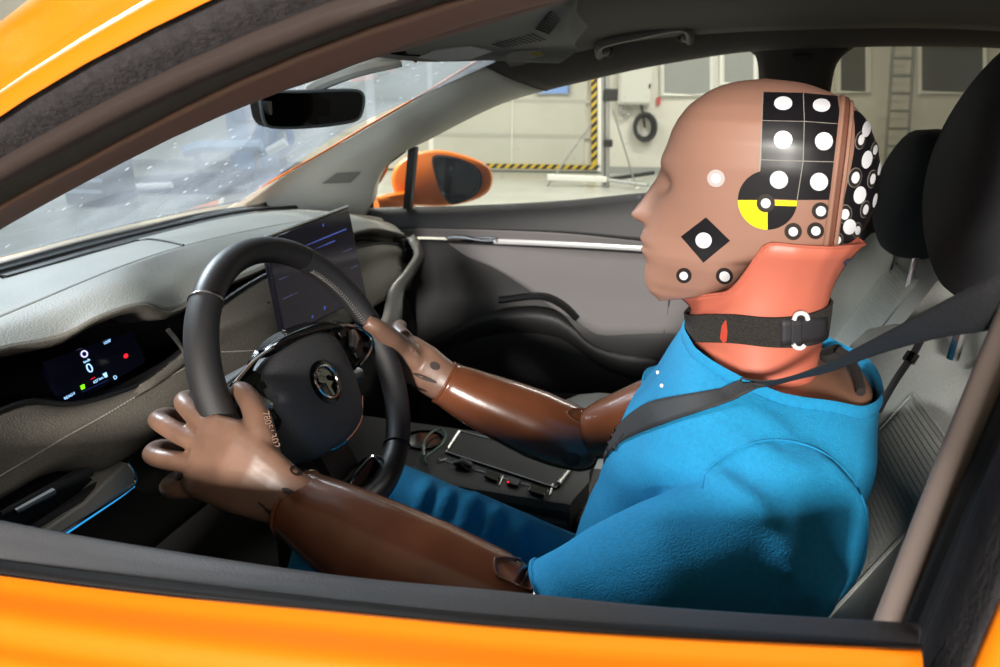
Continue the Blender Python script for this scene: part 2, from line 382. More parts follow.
# near side rear door below its window, rear pillars and tailgate
def ysk(Y0, zs): return [[(x, Y0*(1+dy), z+.03*(x-.1)) for x in (.085, .4, .75, 1.15)] for dy, z in zs]
obj('rear_door_panel', sheet(ysk(-.80, ((-.01, 1.075), (.0, 1.07), (.035, 1.05), (.07, .98), (.10, .75), (.11, .45))), 16, 16), ORANGE, car, solid=.004)
obj('rear_door_panel', sheet(ysk(.80, ((-.01, 1.075), (.0, 1.07), (.035, 1.05), (.07, .98), (.10, .75), (.11, .45))), 16, 16), ORANGE, car, solid=.004)
obj('rear_door_card', sheet([[(.14, -.74, 1.07), (.6, -.74, 1.08), (1.1, -.74, 1.09)], [(.14, -.72, .4), (.6, -.72, .4), (1.1, -.72, .4)]], 8, 6), CARPET, car, solid=.03)
for sg in (-1, 1):
    obj('rear_pillar', loft([[(.86, sg*.74, 1.06), (1.16, sg*.74, 1.06), (1.16, sg*.80, 1.06), (.86, sg*.80, 1.06)], [(.80, sg*.66, 1.25), (1.10, sg*.66, 1.25), (1.10, sg*.74, 1.25), (.80, sg*.74, 1.25)], [(.70, sg*.58, 1.44), (1.02, sg*.58, 1.41), (1.02, sg*.66, 1.41), (.70, sg*.66, 1.44)]]), ORANGE, car, bevel=.02)
obj('tailgate', sheet([[(1.0, y, 1.40) for y in (-.6, 0, .6)], [(1.12, y, 1.12) for y in (-.7, 0, .7)], [(1.16, y, .95) for y in (-.76, 0, .76)], [(1.16, y, .45) for y in (-.76, 0, .76)]], 10, 10), M('dark tailgate', '#1c1c1e', .4), car, solid=.02)
# floor pan, firewall, bulkhead behind the seats, far sill, bonnet
obj('floor_pan', box((-.1, 0, .30), (2.4, 1.50, .06)), CARPET, car)
obj('firewall', sheet([[(-1.22, y, 1.03) for y in (-.74, 0, .74)], [(-1.15, y, .75) for y in (-.74, 0, .74)], [(-1.25, y, .3) for y in (-.74, 0, .74)]], 8, 8), CARPET, car, solid=.02)
bon = [[np.array([x+.10*(1-(y/.75)**2)*-1, y, z]) for y in (-.80, -.5, -.2, .0, .2, .35, .48)] for x, z in ((-1.16, 1.000), (-1.22, 1.010), (-1.36, .965), (-1.7, .84), (-2.0, .64))]
obj('bonnet', sheet(bon, 20, 16), ORANGE, car, solid=.006)
# windscreen
wb = [A(x, y, X=X) for x, y, X in ((-260, 330, -.98), (-90, 281, -1.07), (0, 258, -1.13), (80, 237, -1.18), (150, 220, -1.21), (235, 203, -1.26), (240, 202, -1.262))]
wt_ = [np.array([-.52-.04*(1-(y/.55)**2), y, 1.40+.015*(1-(y/.55)**2)]) for y in (-.60, -.4, -.2, 0, .2, .45, .60)]
wmid = [a+(b-a)*.5+np.array([-.03, 0, .025]) for a, b in zip(wb, wt_)]
ws = obj('windscreen', sheet([wb, wmid, wt_], 30, 16), WSGLASS, car)
obj('windscreen_frit', sheet([[p+np.array([.0, 0, .003]) for p in wb], [a+(b-a)*.018+np.array([.004, 0, .0]) for a, b in zip(wb, wmid)]], 30), BLACKR, ws)
# far front side window, quarter post, rear side window
obj('side_window', sheet([[A(x, y, Y=.72) for x, y in ((360, 214), (450, 212), (560, 206), (660, 197), (780, 196))], [A(x, y, Y=.70) for x, y in ((420, 140), (510, 92), (600, 70), (680, 56), (780, 46))]], 16, 6), SIDEGLASS, car)
obj('quarter_post', prism([A(x, y, Y=.715) for x, y in ((403, 209), (410, 209), (416, 147), (408, 147))], (0, .02, 0)), BLACKR, car)
obj('window_gasket', tube(cat([A(x, y, Y=.71) for x, y in ((372, 208), (371, 190), (378, 172), (405, 150))], 16), .006, 6), BLACKR, car)
bp = [[A(x, y, Y=Y) for x, y in r] for Y, r in ((.70, ((748, 50), (757, 60), (757, 100), (740, 200))), (.675, ((770, 45), (785, 60), (785, 100), (770, 200))), (.675, ((835, 45), (822, 72), (815, 100), (795, 200))), (.70, ((862, 42), (838, 62), (829, 100), (805, 200))))]
obj('pillar_trim', sheet(bp, 16, 10), HEADL, car, solid=-.03, label='dark far B pillar trim')
obj('belt_height_adjuster', prism([A(x, y, Y=.668) for x, y in ((792, 58), (795, 55), (808, 55), (811, 58), (808, 62), (795, 62))], (0, -.006, 0)), DARKP, car, bevel=.002)
obj('rear_side_window', sheet([[A(x, y, Y=.72) for x, y in ((790, 200), (860, 198), (960, 195), (1120, 190))], [A(x, y, Y=.70) for x, y in ((820, 40), (880, 36), (960, 36), (1120, 40))]], 10, 6), DARKGLASS, car)
# ------------------------------------------------------------------ driver's door (near)
def ext(px, Y):
    a, b = px[0], px[1]; c, d = px[-2], px[-1]
    L = (-330, a[1]+(b[1]-a[1])/(b[0]-a[0])*(-330-a[0])*1.15)
    return [A(x, y, Y=Y) for x, y in [L]+list(px)]
T1 = ext([(0, 520), (160, 549), (340, 576), (500, 591), (670, 608.5), (919, 624)], -.752)
T1b = ext([(0, 540), (160, 565), (340, 586), (500, 603), (670, 617), (919, 634)], -.770)
T2 = ext([(0, 560), (160, 580), (340, 600), (500, 615), (670, 627), (919, 643)], -.784)
T3 = ext([(0, 574), (160, 594), (340, 611), (500, 626), (670, 637), (919, 649)], -.798)
T0 = [p+np.array([0, .006, -.03]) for p in T1]
TI = [p+np.array([0, .02, -.5]) for p in T0]
T4 = [p+np.array([0, -.010, -.004]) for p in T3]
T5 = [p+np.array([0, -.026, -.009]) for p in T3]; T6 = [p+np.array([0, -.034, -.020]) for p in T3]; T7 = [p+np.array([0, -.050, -.034]) for p in T3]
T8 = [p+np.array([0, -.085, -.16]) for p in T3]; T9 = [np.array([p[0], -.89, .45]) for p in T3]
dd = obj('front_door', sheet([[p+np.array([0, .004, -.006]) for p in T3], [p+np.array([0, -.002, .001]) for p in T3], T4, T5, T6, T7, T8, T9], 40, 60), ORANGE, car, solid=.004, label='orange driver door skin in the foreground')
obj('window_sill', sheet([T0, T1, T1b, T2], 40, 20), SILLG, dd, solid=.004)
obj('window_seal', sheet([T2, [(a+b)/2+np.array([0, -.003, .003]) for a, b in zip(T2, T3)], T3], 40, 8), BLACKR, dd, solid=.004)
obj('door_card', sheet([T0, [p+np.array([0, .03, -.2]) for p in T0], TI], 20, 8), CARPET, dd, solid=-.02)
obj('paint_chip', ball(A(453, 619, Y=-.79), (.0012, .0012, .0022), 8, 6), ORANGE, dd)
# ------------------------------------------------------------------ passenger door (far)
def row(Y, *px): return [A(x, y, Y=Y) for x, y in px]
# main panel: bulging down to the pocket
rows = [row(.70, (330, 250), (405, 240), (450, 240), (560, 246), (660, 252), (780, 259), (1000, 270)),
        row(.685, (330, 270), (405, 262), (450, 262), (560, 268), (660, 276), (780, 285), (1000, 300)),
        row(.68, (330, 300), (405, 295), (450, 295), (560, 300), (660, 308), (780, 316), (1000, 330)),
        row(.655, (330, 335), (405, 330), (450, 328), (560, 330), (660, 336), (780, 345), (1000, 360)),
        row(.66, (330, 375), (405, 370), (450, 368), (560, 370), (660, 376), (780, 385), (1000, 400)),
        row(.70, (330, 450), (405, 450), (450, 450), (560, 450), (660, 455), (780, 460), (1000, 470))]
pd = obj('front_door', sheet(rows, 40, 30), M('door lower plastic', '#262526', .55, bump=(600, .3)), car, solid=-.01, label='dark grey passenger door panel')
b0 = row(.735, (330, 213), (375, 209), (450, 207.5), (560, 202), (660, 193), (780, 190), (900, 188), (1100, 185))
b1 = row(.715, (330, 222), (385, 216), (450, 216), (560, 213), (660, 212), (780, 214), (900, 216), (1100, 220))
b2 = row(.70, (330, 236), (405, 229), (450, 229), (560, 233), (660, 243), (780, 250), (900, 255), (1100, 262))
obj('upper_pad', sheet([[p+np.array([0, .03, 0]) for p in b0], b0, b1, b2], 40, 16), DARKP, pd, solid=-.01)
b3 = row(.705, (330, 248), (405, 238), (450, 238), (560, 244), (660, 250), (780, 257), (900, 264), (1100, 272))
obj('trim_inlay', sheet([b2, [p+np.array([0, .006, 0]) for p in b3]], 40, 6), DOORG, pd, solid=-.006)
st = [A(x, y, Y=.69) for x, y in ((490, 241), (540, 243), (600, 246), (660, 249.5), (720, 253), (800, 258))]
obj('handle_strip', tube(cat(st, 30), (.0075, .004), 8), M('bright strip', '#e9e9ea', .3, .25), pd)
hd = cat([A(x, y, Y=.68) for x, y in ((446, 239), (455, 238.5), (470, 239.5), (484, 241.5), (494, 241.5))], 20)
obj('door_handle', tube(hd, [.006+.005*math.sin(math.pi*min(1, i/11)) for i in range(20)], 10), CHROME, pd)
obj('handle_recess', tube(cat([A(x, y, Y=.688) for x, y in ((470, 243), (480, 238), (495, 238.5), (498, 242))], 14), .004, 8), CHROME, pd)
ptree = bvh(sheet(rows, 40, 30))
# pale fabric insert in the upper rear part, cut on a sweeping curve
low = cat([(452, 246), (468, 257), (495, 268), (528, 289), (555, 309), (577, 321), (598, 334), (630, 334), (664, 333), (700, 335), (790, 340)], 40)
upp = cat([(449, 243.5), (480, 245), (520, 247), (560, 249), (620, 252.5), (660, 255), (700, 258), (790, 264)], 40)
P = []
for j in range(9):
    P.append([hitpx(ptree, u[0]+(l[0]-u[0])*j/8, u[1]+(l[1]-u[1])*j/8, .004) for u, l in zip(upp, low)])
obj('fabric_insert', grid(P), DOORG, pd, solid=-.003)
# armrest, door pull, pocket
arm = [row(.672, (425, 335), (470, 316), (520, 306), (560, 311), (600, 341), (680, 352), (780, 360)),
       row(.648, (425, 345), (470, 325), (520, 315), (560, 321), (602, 352), (690, 366), (790, 376)),
       row(.655, (425, 360), (470, 342), (520, 334), (562, 341), (606, 368), (690, 386), (790, 398)),
       row(.69, (425, 380), (470, 362), (520, 356), (565, 362), (610, 385), (690, 405), (790, 415))]
obj('armrest', sheet(arm, 30, 14), M('soft dark vinyl', '#232223', .5, bump=(900, .3)), pd, solid=-.02)
obj('pull_cup', tube(cat([A(x, y, Y=.668) for x, y in ((500, 300), (540, 296), (560, 303), (578, 318))], 16), (.010, .02), 8), BLACKP, pd)
obj('door_pocket', sheet([row(.60, (420, 400), (520, 395), (620, 400), (760, 410)), row(.62, (420, 470), (520, 470), (620, 470), (760, 470))], 16, 6), CARPET, pd, solid=-.02)
obj('seam', tube(cat([hitpx(ptree, x, y, .0025) for x, y in ((664, 333), (668, 310), (671, 285), (672, 258))], 12), .0022, 6), BLACKP, pd)

# ------------------------------------------------------------------ passenger side door mirror
def ringpx(c, pts, Y, s=1., n=36):
    q = [(c[0]+(x-c[0])*s, c[1]+(y-c[1])*s) for x, y in pts]
    return cat([A(x, y, Y=Y) for x, y in q], n, closed=True)
hs = [(391, 178), (398, 163), (415, 153), (440, 150), (470, 157), (488, 166), (493, 178), (489, 191), (475, 200), (448, 206), (420, 206), (402, 203), (394, 192)]
c0 = (440, 180)
rs = [ringpx(c0, hs, .90, .90), ringpx(c0, hs, .905, .97), ringpx(c0, hs, .925, 1.), ringpx(c0, hs, 1.0, .98), ringpx((430, 178), hs, 1.06, .80), ringpx((425, 178), hs, 1.085, .4)]
dm = obj('door_mirror', loft(rs), ORANGE, car, smooth=60, label='orange wing mirror outside the passenger window')
gl = [(433, 157), (452, 157), (470, 163), (480, 172), (481, 186), (472, 197), (452, 204), (443, 195), (436, 178)]
obj('mirror_bezel', loft([ringpx((458, 180), gl, .898, 1.0), ringpx((458, 180), gl, .886, 1.02), ringpx((458, 180), gl, .884, .94), ringpx((458, 180), gl, .896, .90)], cap=False), BLACKP, dm)
obj('mirror_glass', loft([ringpx((458, 180), gl, .892, .95), ringpx((458, 180), gl, .889, .95)]), M('dark mirror', '#3a3a3c', .08, .8), dm)
obj('mirror_foot', tube(cat([A(x, y, Y=Y) for x, y, Y in ((376, 206, .80), (392, 203, .84), (410, 200, .92))], 10), [.03, .026, .03]+[.03]*7, 10), ORANGE, dm)

# ------------------------------------------------------------------ dashboard
db = thing('dashboard', 'grey fabric dashboard with instrument display and vents under the windscreen', 'dashboard', (-.95, 0, .7))
def prow(*p): return [A(x, y, X=X) for x, y, X in p]
d0 = prow((-200, 316, -.98), (-90, 290, -1.05), (0, 266, -1.11), (80, 244, -1.16), (150, 227, -1.19), (235, 210, -1.21), (290, 206, -1.19), (345, 208, -1.10), (375, 213, -.98))
d1 = prow((-200, 325, -.93), (-90, 300, -1.01), (0, 277, -1.07), (80, 255, -1.11), (138, 239, -1.13), (225, 218, -1.13), (290, 210, -1.10), (345, 212, -1.02), (378, 217, -.94))
obj('windscreen_trough', sheet([[p+np.array([-.02, 0, .004]) for p in d0], d0, [(a+b)/2+np.array([0, 0, -.006]) for a, b in zip(d0, d1)], d1], 40, 14), BLACKP, db, solid=.004)
obj('defroster_rail', tube(cat([(a+b)/2+np.array([.006, 0, .003]) for a, b in zip(d0, d1)], 40), .0045, 6), DARKP, db)
d2 = prow((-200, 395, -.78), (-90, 355, -.82), (0, 318, -.86), (80, 284, -.86), (130, 264, -.86), (186, 246, -.88), (250, 231, -.90), (300, 222, -.90), (345, 218, -.90), (385, 222, -.88))
d1e = d1
mid = [a+(b-a)*.5+np.array([0, 0, .004]) for a, b in zip(cat(d1, 40), cat(d2, 40))]
obj('top_pad', sheet([d1, mid, d2], 40, 16), DASHP, db, solid=.006)
d3 = prow((-200, 420, -.73), (-90, 380, -.75), (0, 348, -.78), (40, 341, -.78), (66, 335, -.775), (99, 317, -.765), (142, 304, -.755), (172, 311, -.76), (222, 285, -.77), (264, 267, -.78), (300, 248, -.79), (340, 236, -.80), (375, 228, -.82), (404, 234, -.80))
mid = [a+(b-a)*.5+np.array([0, 0, .007]) for a, b in zip(cat(d2, 50), cat(d3, 50))]
obj('upper_roll', sheet([d2, [a+(b-a)*.08+np.array([0, 0, .003]) for a, b in zip(cat(d2, 50), cat(d3, 50))], mid, d3], 60, 20), DASHP, db, solid=.006)
# speaker lid outline on the top pad
sp = [A(x, y, X=X) for x, y, X in ((-30, 285, -1.05), (138, 239, -1.125), (150, 238, -1.115), (186, 245.5, -.90))]
toptree = bvh(sheet([d1, [a+(b-a)*.5+np.array([0, 0, .004]) for a, b in zip(cat(d1, 40), cat(d2, 40))], d2], 40, 16))
lid = [hitpx(toptree, x, y, .002) for x, y in cat([(2, 279), (60, 263), (120, 246), (146, 240), (166, 242), (184, 246)], 30)]
obj('speaker_lid_seam', tube([p for p in lid if p is not None], .0016, 6), BLACKP, db)
slot = [hitpx(toptree, x, y, .002) for x, y in cat([(4, 277.5), (60, 261), (125, 242)], 20)]
obj('defroster_slot', tube([p for p in slot if p is not None], (.002, .008), 6), BLACKP, db)
# recess under the roll: hood underside, dark band, binnacle
d3u = [p+np.array([-.075, 0, -.022]) for p in d3]
d4 = prow((-200, 498, -.86), (-90, 449, -.87), (0, 407, -.885), (33, 398, -.885), (66, 398, -.885), (102, 388, -.88), (150, 366, -.87), (184, 344, -.85), (200, 320, -.83), (222, 296, -.82), (264, 272, -.82), (300, 256, -.83), (340, 246, -.84), (375, 238, -.86), (404, 242, -.84))
d5 = prow((-200, 505, -.74), (-90, 455, -.76), (0, 413, -.775), (33, 403, -.78), (66, 406, -.77), (102, 400, -.755), (158, 379, -.735), (184, 357, -.73), (200, 327, -.74), (222, 304, -.75), (264, 277, -.77), (300, 262, -.79), (340, 252, -.80), (380, 244, -.82), (406, 246, -.80))
obj('binnacle_hood', sheet([d3, [p+np.array([-.012, 0, -.010]) for p in d3], d3u], 60), DASHF, db, solid=.003)
obj('binnacle_back', sheet([d3u, d4], 60, 6), GLOSSB, db, solid=.003)
_c4, _c5 = cat(d4, 60), cat(d5, 60)
d4b = [(a+b)/2+np.array([0, 0, -.003]) for a, b in zip(_c4, _c5)]
obj('binnacle_shelf', sheet([_c4, d4b, _c5], 60, 8), DARKP, db, solid=.004)
d6 = prow((-200, 580, -.66), (-90, 520, -.70), (0, 476, -.735), (33, 457, -.735), (66, 437, -.73), (102, 417, -.725), (158, 383.5, -.715), (186, 367, -.71), (215, 353, -.71), (262, 350, -.70), (300, 330, -.72), (340, 290, -.77), (385, 262, -.80), (408, 262, -.80))
d7 = prow((-200, 610, -.66), (-90, 545, -.70), (0, 499, -.745), (33, 480, -.745), (66, 470, -.735), (99, 470, -.72), (125, 459, -.71), (150, 440, -.71), (200, 405, -.71), (262, 380, -.71), (300, 360, -.72), (340, 330, -.74), (385, 300, -.78), (408, 290, -.80))
mid = [(a+b)/2+np.array([.014, 0, .0]) for a, b in zip(d6, d7)]
mid0 = [(a+b)/2+np.array([.006, 0, .006]) for a, b in zip(cat(d5, 60), cat(d6, 60))]
obj('lower_pad', sheet([d5, mid0, d6, mid, d7, [p+np.array([-.05, 0, -.012]) for p in d7]], 60, 34), DASHF, db, solid=.006)
padtree = bvh(sheet([d5, mid0, d6, mid, d7, [p+np.array([-.05, 0, -.012]) for p in d7]], 60, 34))
obj('binnacle_lip', tube(cat([p+np.array([.0, 0, .002]) for p in d5], 60), .0035, 6), BLACKP, db)
# stitches along the pad
S = []
for i, (x, y) in enumerate(cat([(-20, 488), (0, 476), (33, 457), (66, 437), (102, 417), (158, 383.5), (190, 365)], 90)):
    p = hitpx(padtree, x, y, .0006); q = hitpx(padtree, x+1.7, y-1.0, .0006)
    if p is not None and q is not None: S.append(tube([p, q], .0011, 5))
obj('stitching', join(*S), M('pale thread', '#a8a49a', .7), db, kind='stuff')
S = []
for i, (x, y) in enumerate(cat([(222, 352), (245, 351), (262, 350)], 24)):
    p = hitpx(padtree, x, y, .0006); q = hitpx(padtree, x+1.2, y-.1, .0006)
    if p is not None and q is not None: S.append(tube([p, q], .0009, 5))
if S: obj('stitching', join(*S), MATS['pale thread'], db, kind='stuff')
# lower dash body
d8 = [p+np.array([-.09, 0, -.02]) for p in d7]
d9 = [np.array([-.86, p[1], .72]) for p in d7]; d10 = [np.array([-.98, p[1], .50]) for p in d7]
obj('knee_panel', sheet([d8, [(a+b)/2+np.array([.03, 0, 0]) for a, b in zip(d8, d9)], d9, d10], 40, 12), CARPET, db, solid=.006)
# instrument display
ctr = A(98, 362, X=-.845); ex = unit(A(140, 340, X=-.838)-A(60, 382, X=-.852)); ey = unit(np.cross(np.array([1., 0, .25]), ex)); ey = ey if ey[2] > 0 else -ey
nz = np.cross(ex, ey); nz = nz if nz[0] > 0 else -nz
def D(a, b, c=0): return ctr+ex*a+ey*b+nz*c
dsp = obj('instrument_display', prism([D(a, b) for a, b in ((-.067, -.030), (-.060, -.034), (.060, -.034), (.067, -.030), (.067, .040), (.060, .046), (-.050, .046), (-.067, .034))], nz*-.012), M('display glass', '#05060a', .15, emit='#0a1030', es=.08), db)
CY = M('display cyan', '#000000', .5, emit='#9fd0ff', es=1.6); RD = M('display red', '#000000', .5, emit='#ff2030', es=1.6); GN = M('display green', '#000000', .5, emit='#7fe010', es=1.5); WB = M('display white', '#000000', .5, emit='#c9c8ff', es=1.4); BL = M('display blue glow', '#000000', .5, emit='#1a2a66', es=.45)
def on(a, b, c=.0006): return D(a, b, c)
def dtext(s, size, a, b, mat, name='readout'): obj(name, textmesh(s, size, D(a, b, .0007), ex, ey, .0002), mat, dsp, smooth=0)
def px2d(x, y):
    q = ray(x, y); t = ((ctr-CAMP) @ nz)/(q @ nz); p = CAMP+q*t-ctr; return p @ ex, p @ ey
for s, size, x, y, mat in (('0', .019, 89.5, 368.5, CY), ('km/h', .0050, 86.5, 361, CY), ('READY', .0052, 69.5, 396, CY), ('627 km', .0052, 98, 380, CY), ('10:07', .0056, 107, 342, CY), ('D', .0075, 115, 377.5, CY), ('---', .007, 92.5, 378, RD)):
    a, b = px2d(x, y); dtext(s, size, a, b, mat)
a, b = px2d(84, 354); obj('speed_sign', tube([on(a+.0042*math.cos(t), b+.0042*math.sin(t)) for t in np.linspace(0, 2*math.pi, 20, endpoint=False)], .0010, 5, closed=True), WB, dsp)
a, b = px2d(126, 356); obj('warning_light', ball(on(a, b, 0), (.0012, .0040, .0036), 10, 8), RD, dsp)
a, b = px2d(82.5, 387); obj('ready_light', box(on(a, b), (.0012, .0055, .006)), GN, dsp)
a, b = px2d(105, 375); obj('battery_icon', prism([on(a+i, b+j) for i, j in ((-.002, -.0035), (.002, -.0035), (.003, .003), (-.003, .003))], nz*.0004), CY, dsp)
a, b = px2d(82, 392); a2, b2 = px2d(108, 380); obj('range_bar', tube([on(a, b), on(a2, b2)], .0006, 5), BL, dsp)
# binnacle side trim (silver)
obj('binnacle_trim', tube(cat([A(x, y, X=-.745) for x, y in ((168, 330), (178, 342), (184, 352), (183, 358), (170, 364))], 20), .0035, 6), SATIN, db)
# left air vent
vf = [(43, 532), (86, 502), (110, 478), (127, 462), (134, 470), (137, 479), (130, 487), (100, 507), (59, 535)]
vt = obj('air_vent', prism([A(x, y, X=-.715) for x, y in vf], (-.06, 0, 0)), M('brushed dark silver', '#b0aca4', .4, .2), db, bevel=.003)
obj('vent_cavity', prism([A(x, y, X=-.735) for x, y in ((-40, 560), (0, 512), (30, 488), (60, 476), (85, 474), (97, 483), (92, 500), (40, 533), (0, 555))], (-.05, 0, 0)), BLACKP, vt)
for k, (x0, y0, x1, y1) in enumerate(((0, 514, 88, 470), (22, 534, 98, 488))):
    obj('slat', tube([A(x0, y0, X=-.727), A(x1, y1, X=-.727)], (.003, .009), 8), DARKP, vt)
obj('slat_knob', tube([A(15, 512, X=-.712), A(53, 492, X=-.712)], (.0035, .005), 8), SATIN, vt)
ch = [(60, 534), (100, 508), (131, 487), (136, 479), (133, 469), (128, 462)]
obj('vent_chrome_edge', tube(cat([A(x, y, X=-.713) for x, y in ch], 24), .0022, 8), CHROME, vt)
obj('vent_reflection_strip', tube(cat([A(x, y, X=-.716) for x, y in ((56, 540), (92, 516), (120, 497), (134, 486))], 16), .0016, 6), M('painted vent reflection', '#2c8fc8', .2, emit='#2f9bdc', es=.9), vt)  # glowing strip painted in for the blue reflection along the vent
# right end: dash side face, vent, bright vertical trim
rows = [prow((352, 218, -.90), (378, 222, -.87), (403, 234, -.81)), prow((355, 240, -.86), (383, 245, -.84), (412, 246, -.80)), prow((362, 270, -.84), (388, 272, -.82), (414, 262, -.79)), prow((368, 296, -.82), (386, 300, -.81), (404, 285, -.79)), prow((370, 325, -.82), (384, 332, -.81), (396, 322, -.80))]
obj('passenger_fascia', sheet(rows, 16, 12), DASHF, db, solid=.006)
vr = obj('air_vent', prism([A(x, y, X=-.795) for x, y in ((403, 240), (412, 238), (420, 246), (418, 258), (410, 266), (404, 262))], (-.03, 0, 0)), BLACKP, db, bevel=.002, label='black air vent at the far end of the dashboard')
for k in range(2): obj('slat', tube([A(404, 250+k*7, X=-.793), A(417, 246+k*7, X=-.793)], (.002, .006), 6), DARKP, vr)
obj('fascia_trim', sheet([prow((414, 234, -.80), (426, 250, -.775), (418, 270, -.775), (404, 292, -.775), (402, 318, -.775), (398, 332, -.78)), prow((408, 238, -.79), (416, 253, -.765), (406, 271, -.765), (390, 291, -.765), (385, 316, -.765), (376, 334, -.77))], 24, 4), M('satin fascia', '#b5b3ad', .35, .2), db, solid=.006)
obj('fascia_inlay', sheet([prow((408, 270, -.785), (400, 284, -.785), (392, 300, -.785)), prow((398, 268, -.79), (390, 284, -.79), (384, 300, -.79))], 12, 4), TAUPE, db, solid=.006)
obj('console_arch', sheet([prow((262, 300, -.76), (275, 320, -.74), (300, 345, -.73)), prow((250, 305, -.75), (262, 330, -.73), (285, 350, -.72))], 12, 6), SATIN, db, solid=.01)
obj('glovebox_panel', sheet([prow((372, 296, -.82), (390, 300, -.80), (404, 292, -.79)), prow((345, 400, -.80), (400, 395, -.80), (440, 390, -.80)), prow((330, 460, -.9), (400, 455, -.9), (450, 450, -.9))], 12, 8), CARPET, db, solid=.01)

# ------------------------------------------------------------------ central touchscreen
ts = thing('touchscreen', 'dark tablet style touchscreen standing on the middle of the dashboard', 'screen', tuple(A(310, 330, X=-.70)))
sc4 = [A(265, 240, X=-.712), A(349, 208, X=-.722), A(367, 297, X=-.692), A(285, 337, X=-.698)]
sn = unit(np.cross(sc4[3]-sc4[0], sc4[1]-sc4[0])); sn = sn if sn[0] > 0 else -sn
scr = obj('screen_panel', prism(sc4, -sn*.012), M('screen glass', '#0c0c10', .12, emit='#15131c', es=.5), ts, bevel=.003)
obj('screen_edge_glint', tube([sc4[0]-sn*.003+np.array([0, 0, .003]), sc4[1]-sn*.003+np.array([0, 0, .003])], .0032, 8), CHROME, ts)  # bright bar added to stand for rim light on the top edge
obj('screen_stand', prism([A(x, y, X=-.735) for x, y in ((268, 300), (300, 320), (305, 345), (285, 350), (266, 330))], (-.06, 0, 0)), BLACKP, ts, bevel=.006)
def SP(a, b): return sc4[0]*(1-a)*(1-b)+sc4[1]*a*(1-b)+sc4[2]*a*b+sc4[3]*(1-a)*b+sn*.0006
SB = M('screen blue', '#000000', .5, emit='#3d4c9a', es=.9); SL = M('screen line', '#000000', .5, emit='#46507a', es=.7)
for a0, a1, b in ((.30, .90, .20), (.30, .72, .27), (.05, .92, .42), (.05, .95, .62)):
    obj('screen_line', tube([SP(a0, b), SP(a1, b)], .0012 if b < .3 else .0006, 5), SB if b < .3 else SL, scr)
for a, b, s in ((.45, .90, .004), (.64, .87, .005), (.30, .93, .003), (.18, .08, .003), (.62, .07, .003)):
    obj('screen_icon', ball(SP(a, b), (.0008, s, s), 8, 6), SB, scr)

# ------------------------------------------------------------------ steering wheel
WC = np.array([-.5013, -.3722, .9778]); WT = R(27.1)
WV = np.array([-math.sin(WT), 0, math.cos(WT)]); WN = np.array([math.cos(WT), 0, math.sin(WT)])
def W(u, v, n=0.): return WC+np.array([0, u, 0])+WV*v+WN*n
def wpx(x, y, n=0.):
    q = ray(x, y); t = ((WC+WN*n-CAMP) @ WN)/(q @ WN); p = CAMP+q*t-WC; return p[1], p @ WV
sw = thing('steering_wheel', 'black leather steering wheel held by the dummy', 'steering wheel', tuple(W(0, -.18, -.1)))
LEATH = M('smooth black leather', '#1d1b1d', .42, bump=(800, .15)); LEATHP = M('perforated leather', '#232224', .55, bump=(1500, .4))
def clock(c, r=.172, n=0.): t = R(c*30); return W(r*math.sin(t), r*math.cos(t), n)
def arc(c0, c1, r=.172, k=40, n=0.): return [clock(c0+(c1-c0)*i/(k-1), r, n) for i in range(k)]
def rimtube(c0, c1, k, ra=.0165, rb=.0182, cap=True):
    rings = []
    for i in range(k):
        t = R((c0+(c1-c0)*i/(k-1))*30); d = np.array([0, math.sin(t), 0])+WV*math.cos(t); c = WC+d*.172
        rings.append([c+d*ra*math.cos(2*math.pi*j/18)+WN*rb*math.sin(2*math.pi*j/18) for j in range(18)])
    return loft(rings, cap)
obj('rim_grip', rimtube(10.75, 13.15, 40), LEATH, sw)
obj('rim_grip', rimtube(13.16, 17.0, 50, .0168, .0185), LEATHP, sw)
obj('rim_grip', rimtube(17.01, 19.0, 30), LEATH, sw)
obj('rim_grip', rimtube(19.01, 22.74, 60, .0170, .0188), LEATHP, sw)
for c, mt in ((22.745, SATIN), (17.005, BLACKP), (19.005, BLACKP)):
    t = R(c*30); d = np.array([0, math.sin(t), 0])+WV*math.cos(t)
    obj('seam_ring', tube([WC+d*.172+d*.0174*math.cos(a)+WN*.0192*math.sin(a) for a in np.linspace(0, 2*math.pi, 24, endpoint=False)], .0012, 5, closed=True), mt, sw)
S = []
for i in range(30):
    c = 13.30+i*1.45/30
    for sg in (0, 1):
        t = R((c+0*sg)*30); d = np.array([0, math.sin(t), 0])+WV*math.cos(t)
        a0, a1 = R(158), R(180)
        p = WC+d*.172; q0 = p+d*.0173*math.cos(a0)+WN*.0190*math.sin(a0); q1 = p+d*.0173*math.cos(a1)+WN*.0190*math.sin(a1)
        t2 = R((c+.024)*30); d2 = np.array([0, math.sin(t2), 0])+WV*math.cos(t2)
        am = (a0+a1)/2; m = WC+d2*.172+d2*.0176*math.cos(am)+WN*.0193*math.sin(am)
        S.append(tube([q0 if sg == 0 else q1, m], .0006, 5))
obj('stitching', join(*S), M('grey thread', '#6c6966', .7), sw, kind='stuff')
